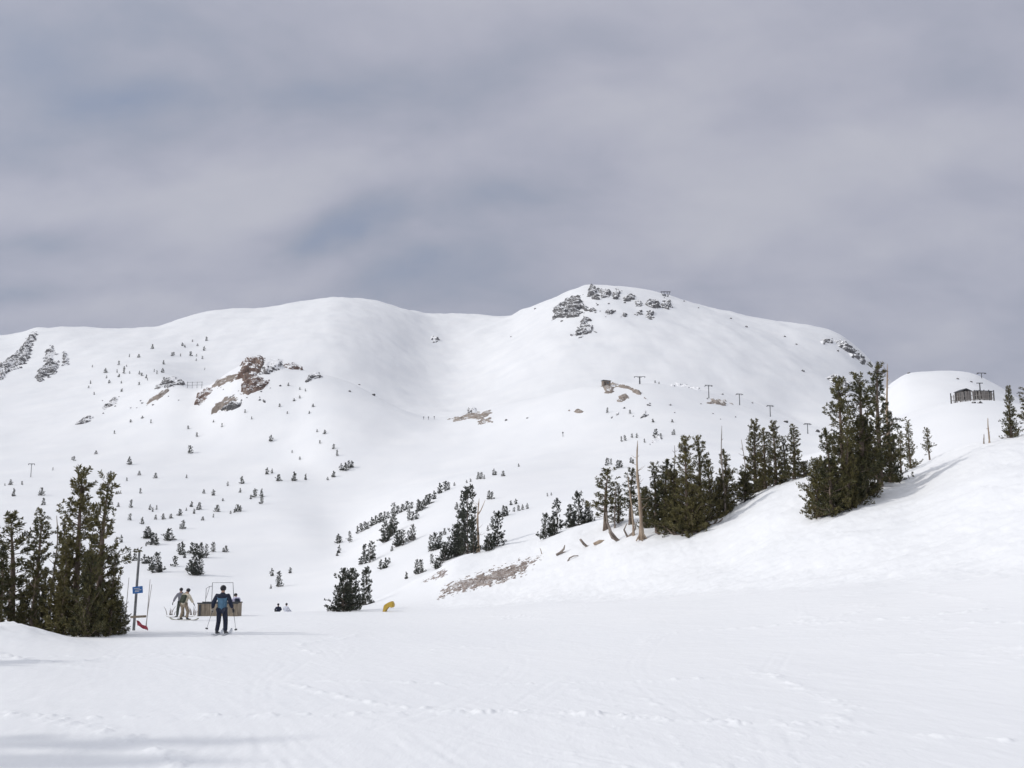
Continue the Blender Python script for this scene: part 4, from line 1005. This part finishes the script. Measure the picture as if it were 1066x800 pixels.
cloth = lambda n, c, k=.75: mottled(n, tuple(x*k for x in c), c, 9, .8, bump=.1)
navy = cloth('navy_shell', (.020, .026, .050)); teal = cloth('blue_back_panel', (.10, .20, .30)); black = mat('black_plastic', (.018, .018, .022), .45)
green = cloth('dark_green_cloth', (.055, .065, .045)); beige = cloth('beige_shell', (.62, .56, .44)); tanp = cloth('tan_trousers', (.30, .245, .18)); greyj = cloth('grey_shell', (.24, .24, .27)); olive = cloth('olive_trousers', (.075, .085, .07))
lav = cloth('lavender_shell', (.62, .60, .78)); whitej = cloth('white_shell', (.70, .72, .80)); paleg = cloth('pale_glove', (.62, .57, .50))

# central skier, seen from behind
p = at(230, 661)
person(p, R(4), 'skier in a navy jacket with blue back panel, seen from behind holding poles', navy, navy, black, panel=teal, glove=dark, glove_r=paleg,
  pose=dict(knee=(.125,.10,.48), ankle=(.155,-.02,.11), toe=(.16,.2,.07), elbow=(.315,-.05,1.13), wrist=(.36,.12,.93), shoulder=(.21,.02,1.41)), sc_=.94)
skim = mottled('ski_topsheet', (.30, .32, .36), (.60, .62, .66), 2, .4)
def ski(loc, rz, label, pitch=0):
    b = MB(); n = 12
    prof = [(-.75, .02, .042), (-.7, .0, .05), (-.3, .0, .042), (0, .0, .038), (.4, .0, .043), (.75, .02, .055), (.88, .07, .05), (.97, .15, .02)]
    rows = []
    for y, z, w in prof: rows.append([b.bm.verts.new((sx*w, y, z+dz)) for sx, dz in ((-1, 0), (1, 0), (1, .02), (-1, .02))])
    for i in range(len(rows)-1):
        for k in range(4): b.bm.faces.new((rows[i][k], rows[i][(k+1) % 4], rows[i+1][(k+1) % 4], rows[i+1][k]))
    b.bm.faces.new(rows[0]); b.bm.faces.new(rows[-1][::-1])
    t = empty('ski', loc, rz, label, 'ski', 'skis'); t.rotation_euler = (pitch, 0, rz)
    b.build('ski_body', skim, t); MB().box((0, -.12, .045), (.06, .12, .05), None, .01).box((0, .22, .045), (.06, .10, .05), None, .01).build('binding', dark, t)
    return t
sl_ = R(-3)
ca, sa = math.cos(R(4)), math.sin(R(4))
for sx, lab in ((-.148, 'left ski under the navy skier'), (.148, 'right ski under the navy skier')):
    X, Y = p.x + sx*ca - .08*sa, p.y + sx*sa + .08*ca; ski(Vector((X, Y, ground(X, Y)+.02)), R(4), lab, sl_)
def ski_pole(top, bot, label):
    t = empty('ski_pole', bot, 0, label, 'ski pole', 'ski poles'); d = top - bot
    MB().tube([(0, 0, 0), tuple(d*.5), tuple(d)], [.006, .008, .009], 6).build('shaft', steel, t)
    MB().tube([tuple(d*.90), tuple(d*1.03)], [.018, .02], 6).build('grip', dark, t)
    bk = MB(); c = d*.06; bk.tube([tuple(c-d.normalized()*.012), tuple(c+d.normalized()*.012)], [.052, .045], 10); bk.build('basket', dark, t)
Mx = Matrix.Translation(p) @ Matrix.Rotation(R(4), 4, 'Z') @ Matrix.Scale(.94, 4)
ski_pole(Mx @ Vector((-.37, .20, .88)), Mx @ Vector((-.50, -.16, .20)), 'ski pole in the left hand of the navy skier')
ski_pole(Mx @ Vector((.37, .20, .88)), Mx @ Vector((.58, -.22, .16)), 'ski pole in the right hand of the navy skier')

# two snowboarders left of the box
board_m = mottled('board_topsheet', (.28, .28, .22), (.5, .48, .4), 3, .5)
def snowboard(loc, rz, label, pitch=0):
    b = MB(); prof = [(-.78, .09, .06), (-.72, .04, .11), (-.6, 0, .14), (0, 0, .125), (.6, 0, .14), (.72, .04, .11), (.78, .09, .06)]; rows = []
    for x, z, w in prof: rows.append([b.bm.verts.new((x, sy*w, z+dz)) for sy, dz in ((-1, 0), (1, 0), (1, .018), (-1, .018))])
    for i in range(len(rows)-1):
        for k in range(4): b.bm.faces.new((rows[i][k], rows[i+1][k], rows[i+1][(k+1) % 4], rows[i][(k+1) % 4]))
    b.bm.faces.new(rows[0][::-1]); b.bm.faces.new(rows[-1])
    t = empty('snowboard', loc, rz, label, 'snowboard', 'snowboards'); t.rotation_euler = (pitch, 0, rz); b.build('board', board_m, t)
    for x in (-.25, .25): MB().box((x, 0, .04), (.12, .24, .04), None, .01).build('binding', dark, t)
p = at(191, 646)
person(p, R(-18), 'snowboarder in a beige jacket, green pack and tan trousers', beige, tanp, black, pack=green, sc_=.90,
  pose=dict(hip=(.1,0,.84), knee=(.17,.12,.46), ankle=(.2,.0,.11), toe=(.2,.2,.07), pelvis=(0,-.03,.88), spine=(0,.03,1.08), chest=(.02,.1,1.27), neck=(.03,.15,1.42), head=(.05,.21,1.55), shoulder=(.2,.1,1.35), elbow=(.38,.06,1.12), wrist=(.50,.12,.92)),
  right=dict(shoulder=(-.16,.1,1.35), elbow=(-.28,.16,1.12), wrist=(-.26,.32,1.0)))
X, Y = p.x, p.y; snowboard(Vector((X, Y+.08, ground(X, Y+.08)+.02)), R(-14), 'snowboard under the snowboarder in tan trousers', R(-3))
p = at(187.5, 643)
person(p, R(25), 'snowboarder in a grey jacket and olive trousers, half hidden behind another', greyj, olive, black, sc_=.89,
  pose=dict(elbow=(.30,.02,1.14), wrist=(.34,.12,.93)), right=dict(elbow=(-.36,.0,1.14), wrist=(-.44,.05,.92)))
X, Y = p.x, p.y; snowboard(Vector((X, Y+.08, ground(X, Y+.08)+.02)), R(20), 'snowboard under the half hidden snowboarder in grey', R(-3))
# person leaning at the right end of the box
p = box.location+Vector((.70, .95, -.26))
person(p, R(30), 'person in a lavender jacket with dark pack leaning over the right end of the box', lav, navy, black, pack=navy, sc_=.9,
  pose=dict(pelvis=(0,-.12,.86), spine=(0,.0,1.05), chest=(0,.12,1.22), neck=(0,.22,1.36), head=(0,.30,1.48), shoulder=(.18,.12,1.3), elbow=(.27,.3,1.12), wrist=(.22,.5,1.0), hip=(.1,-.1,.82), knee=(.13,.06,.46)))
# two people sitting beyond the crest
SIT = dict(pelvis=(0,0,.16), spine=(0,-.03,.36), chest=(0,.0,.58), neck=(0,.04,.74), head=(0,.08,.88), hip=(.1,.02,.14), knee=(.18,.42,.38), ankle=(.2,.78,.1), toe=(.2,.86,.22), shoulder=(.19,0,.66), elbow=(.3,.12,.42), wrist=(.2,.36,.4))
for x, rz, jk, lab in [(289.5, 20, navy, 'person in dark clothes sitting in the snow beyond the crest'), (297.5, -15, whitej, 'person in a white jacket sitting in the snow beyond the crest')]:
    p = at(x, 639, 97); person(p, R(rz), lab, jk, olive if x < 292 else whitej, black, pose=SIT, sc_=1.0)

# ------------------------------------------------------------------ light: thin overcast with a veiled sun on the left
SUN_EL, SUN_AZ = R(36), math.atan2(-.10, -.995)          # direction towards the sun in the ground plane
sdir = Vector((math.cos(SUN_EL)*math.cos(SUN_AZ), math.cos(SUN_EL)*math.sin(SUN_AZ), math.sin(SUN_EL)))
ld = bpy.data.lights.new('sun', 'SUN'); sun = bpy.data.objects.new('sun', ld); C.objects.link(sun)
ld.energy = 1.6; ld.angle = R(2); ld.color = (1, .965, .91)
sun.rotation_euler = sdir.to_track_quat('Z', 'Y').to_euler()
w = bpy.data.worlds.new('World'); sc.world = w; w.use_nodes = True; nt = w.node_tree; L = nt.links.new
bg = nt.nodes['Background']; BS = .1; bg.inputs['Strength'].default_value = BS
sky = N(nt, 'ShaderNodeTexSky', sky_type='NISHITA', sun_disc=False); sky.sun_elevation = SUN_EL; sky.sun_rotation = math.pi/2 - SUN_AZ; sky.altitude = 2800
tc = N(nt, 'ShaderNodeTexCoord'); sx = N(nt, 'ShaderNodeSeparateXYZ'); L(tc.outputs['Generated'], sx.inputs[0])
def mth(op, a, b=None, c=None, clamp=False):
    n = N(nt, 'ShaderNodeMath', operation=op); n.use_clamp = clamp
    for i, v in enumerate((a, b, c)):
        if v is None: continue
        if hasattr(v, 'links'): L(v, n.inputs[i])
        else: n.inputs[i].default_value = v
    return n.outputs[0]
zz = mth('MAXIMUM', sx.outputs['Z'], 0.0)
den = mth('ADD', zz, .42)
cxn = mth('DIVIDE', sx.outputs['X'], den); cyn = mth('DIVIDE', sx.outputs['Y'], den)
cv = N(nt, 'ShaderNodeCombineXYZ'); L(cxn, cv.inputs[0]); L(cyn, cv.inputs[1])
mp = N(nt, 'ShaderNodeMapping'); mp.inputs['Rotation'].default_value = (0, 0, R(24)); mp.inputs['Scale'].default_value = (.95, 1.35, 1); mp.inputs['Location'].default_value = (1.3, .4, 0)
L(cv.outputs[0], mp.inputs['Vector'])
n1 = N(nt, 'ShaderNodeTexNoise', Scale=1.5, Detail=5, Roughness=.5, Distortion=.35); L(mp.outputs['Vector'], n1.inputs['Vector'])
n2 = N(nt, 'ShaderNodeTexNoise', Scale=5.0, Detail=5, Roughness=.55, Distortion=.3); L(mp.outputs['Vector'], n2.inputs['Vector'])
wn = N(nt, 'ShaderNodeTexNoise', Scale=4.5, Detail=4); L(tc.outputs['Generated'], wn.inputs['Vector'])
wa = N(nt, 'ShaderNodeVectorMath', operation='MULTIPLY_ADD'); L(wn.outputs['Color'], wa.inputs[0]); wa.inputs[1].default_value = (.22, .1, .10); L(tc.outputs['Generated'], wa.inputs[2])
wb = N(nt, 'ShaderNodeVectorMath', operation='SUBTRACT'); L(wa.outputs['Vector'], wb.inputs[0]); wb.inputs[1].default_value = (.11, .05, .05)
wv = N(nt, 'ShaderNodeVectorMath', operation='NORMALIZE'); L(wb.outputs['Vector'], wv.inputs[0])
def px_dir(x, y):
    u, v = uv(x, y); return Vector((float(u), 1, float(v))).normalized()
ws = N(nt, 'ShaderNodeSeparateXYZ'); L(wv.outputs['Vector'], ws.inputs[0])
wy = mth('MAXIMUM', ws.outputs['Y'], .05); su_ = mth('DIVIDE', ws.outputs['X'], wy); sv_ = mth('DIVIDE', ws.outputs['Z'], wy)
def spot(x, y, rx, ry, amt, slant=.18):
    """thinner or thicker place in the cloud sheet about one direction of the sky"""
    u0, v0 = (float(q) for q in uv(x, y)); du = mth('SUBTRACT', su_, u0); dv = mth('MULTIPLY_ADD', du, -slant, mth('SUBTRACT', sv_, v0))
    a = mth('POWER', mth('MULTIPLY', du, F_PX/rx), 2.0); d2 = mth('MULTIPLY_ADD', mth('MULTIPLY', dv, F_PX/ry), mth('MULTIPLY', dv, F_PX/ry), a)
    return mth('MULTIPLY', mth('EXPONENT', mth('MULTIPLY', d2, -1.0)), amt)
dens = mth('MULTIPLY_ADD', n2.outputs['Fac'], .50, mth('MULTIPLY_ADD', n1.outputs['Fac'], 1.0, -.17))
for a in [(330, 252, 70, 22, -.26), (40, 255, 90, 26, -.18), (60, 310, 120, 18, -.14), (130, 112, 130, 26, -.13), (1010, 100, 90, 40, -.16), (1000, 200, 110, 30, -.14), (850, 262, 120, 24, -.10), (700, 270, 160, 22, -.06),
          (300, 190, 260, 45, .10), (90, 225, 130, 30, .08), (600, 110, 240, 50, .07), (200, 310, 130, 20, .08), (480, 60, 300, 40, -.05), (800, 190, 150, 40, .06), (450, 285, 90, 20, -.08), (180, 30, 200, 40, -.08)]:
    dens = mth('ADD', dens, spot(*a))
rp = N(nt, 'ShaderNodeValToRGB'); cr = rp.color_ramp; cr.interpolation = 'B_SPLINE'
cr.elements[0].position = .28; cr.elements[1].position = .78
cr.elements[0].color = (.245, .30, .43, 1); cr.elements[1].color = (.535, .54, .605, 1)
e = cr.elements.new(.45); e.color = (.36, .384, .465, 1); e = cr.elements.new(.6); e.color = (.435, .443, .535, 1)
L(dens, rp.inputs['Fac'])
# the cloud sheet is brighter overhead and round the veiled sun
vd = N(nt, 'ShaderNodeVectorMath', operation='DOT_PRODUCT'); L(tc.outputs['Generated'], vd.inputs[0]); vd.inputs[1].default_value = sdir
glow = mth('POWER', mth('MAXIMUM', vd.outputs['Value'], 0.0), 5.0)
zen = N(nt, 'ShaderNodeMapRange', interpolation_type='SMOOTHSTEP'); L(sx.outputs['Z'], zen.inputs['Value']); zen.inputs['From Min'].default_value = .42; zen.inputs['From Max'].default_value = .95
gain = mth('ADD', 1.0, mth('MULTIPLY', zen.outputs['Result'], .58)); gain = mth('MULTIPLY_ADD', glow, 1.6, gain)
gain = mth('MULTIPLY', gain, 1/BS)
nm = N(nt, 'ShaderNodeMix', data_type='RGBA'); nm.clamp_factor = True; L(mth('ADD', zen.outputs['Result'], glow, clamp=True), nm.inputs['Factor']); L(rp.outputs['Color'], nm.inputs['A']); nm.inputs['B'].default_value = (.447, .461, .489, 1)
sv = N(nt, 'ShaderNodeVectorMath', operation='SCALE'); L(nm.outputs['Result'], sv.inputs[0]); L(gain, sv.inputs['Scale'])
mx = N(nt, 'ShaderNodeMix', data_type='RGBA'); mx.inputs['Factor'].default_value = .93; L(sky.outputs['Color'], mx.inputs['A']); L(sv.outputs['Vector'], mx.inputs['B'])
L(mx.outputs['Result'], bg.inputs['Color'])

# thin mountain air
zmin, zmax = zlims[0] - 1, zlims[1] + 14
b = MB(); b.box((0, 0, (zmin+zmax)/2), (9400, 9400, zmax-zmin))
hm_ = bpy.data.materials.new('mountain_air'); hm_.use_nodes = True; hn = hm_.node_tree
hn.nodes.remove(hn.nodes['Principled BSDF'])
pv = N(hn, 'ShaderNodeVolumePrincipled'); pv.inputs['Color'].default_value = (.86, .90, .97, 1); pv.inputs['Density'].default_value = HAZE; pv.inputs['Anisotropy'].default_value = .2
hn.links.new(pv.outputs['Volume'], hn.nodes['Material Output'].inputs['Volume'])
haze = b.build('haze', hm_); tag(haze, kind='stuff')
vs_ = sc.view_settings; sc.display_settings.display_device = 'sRGB'
vs_.view_transform = 'Standard'; vs_.look = 'None'; vs_.exposure = 0; vs_.gamma = 1; vs_.use_curve_mapping = False
sc.cycles.max_bounces = 5; sc.cycles.diffuse_bounces = 3
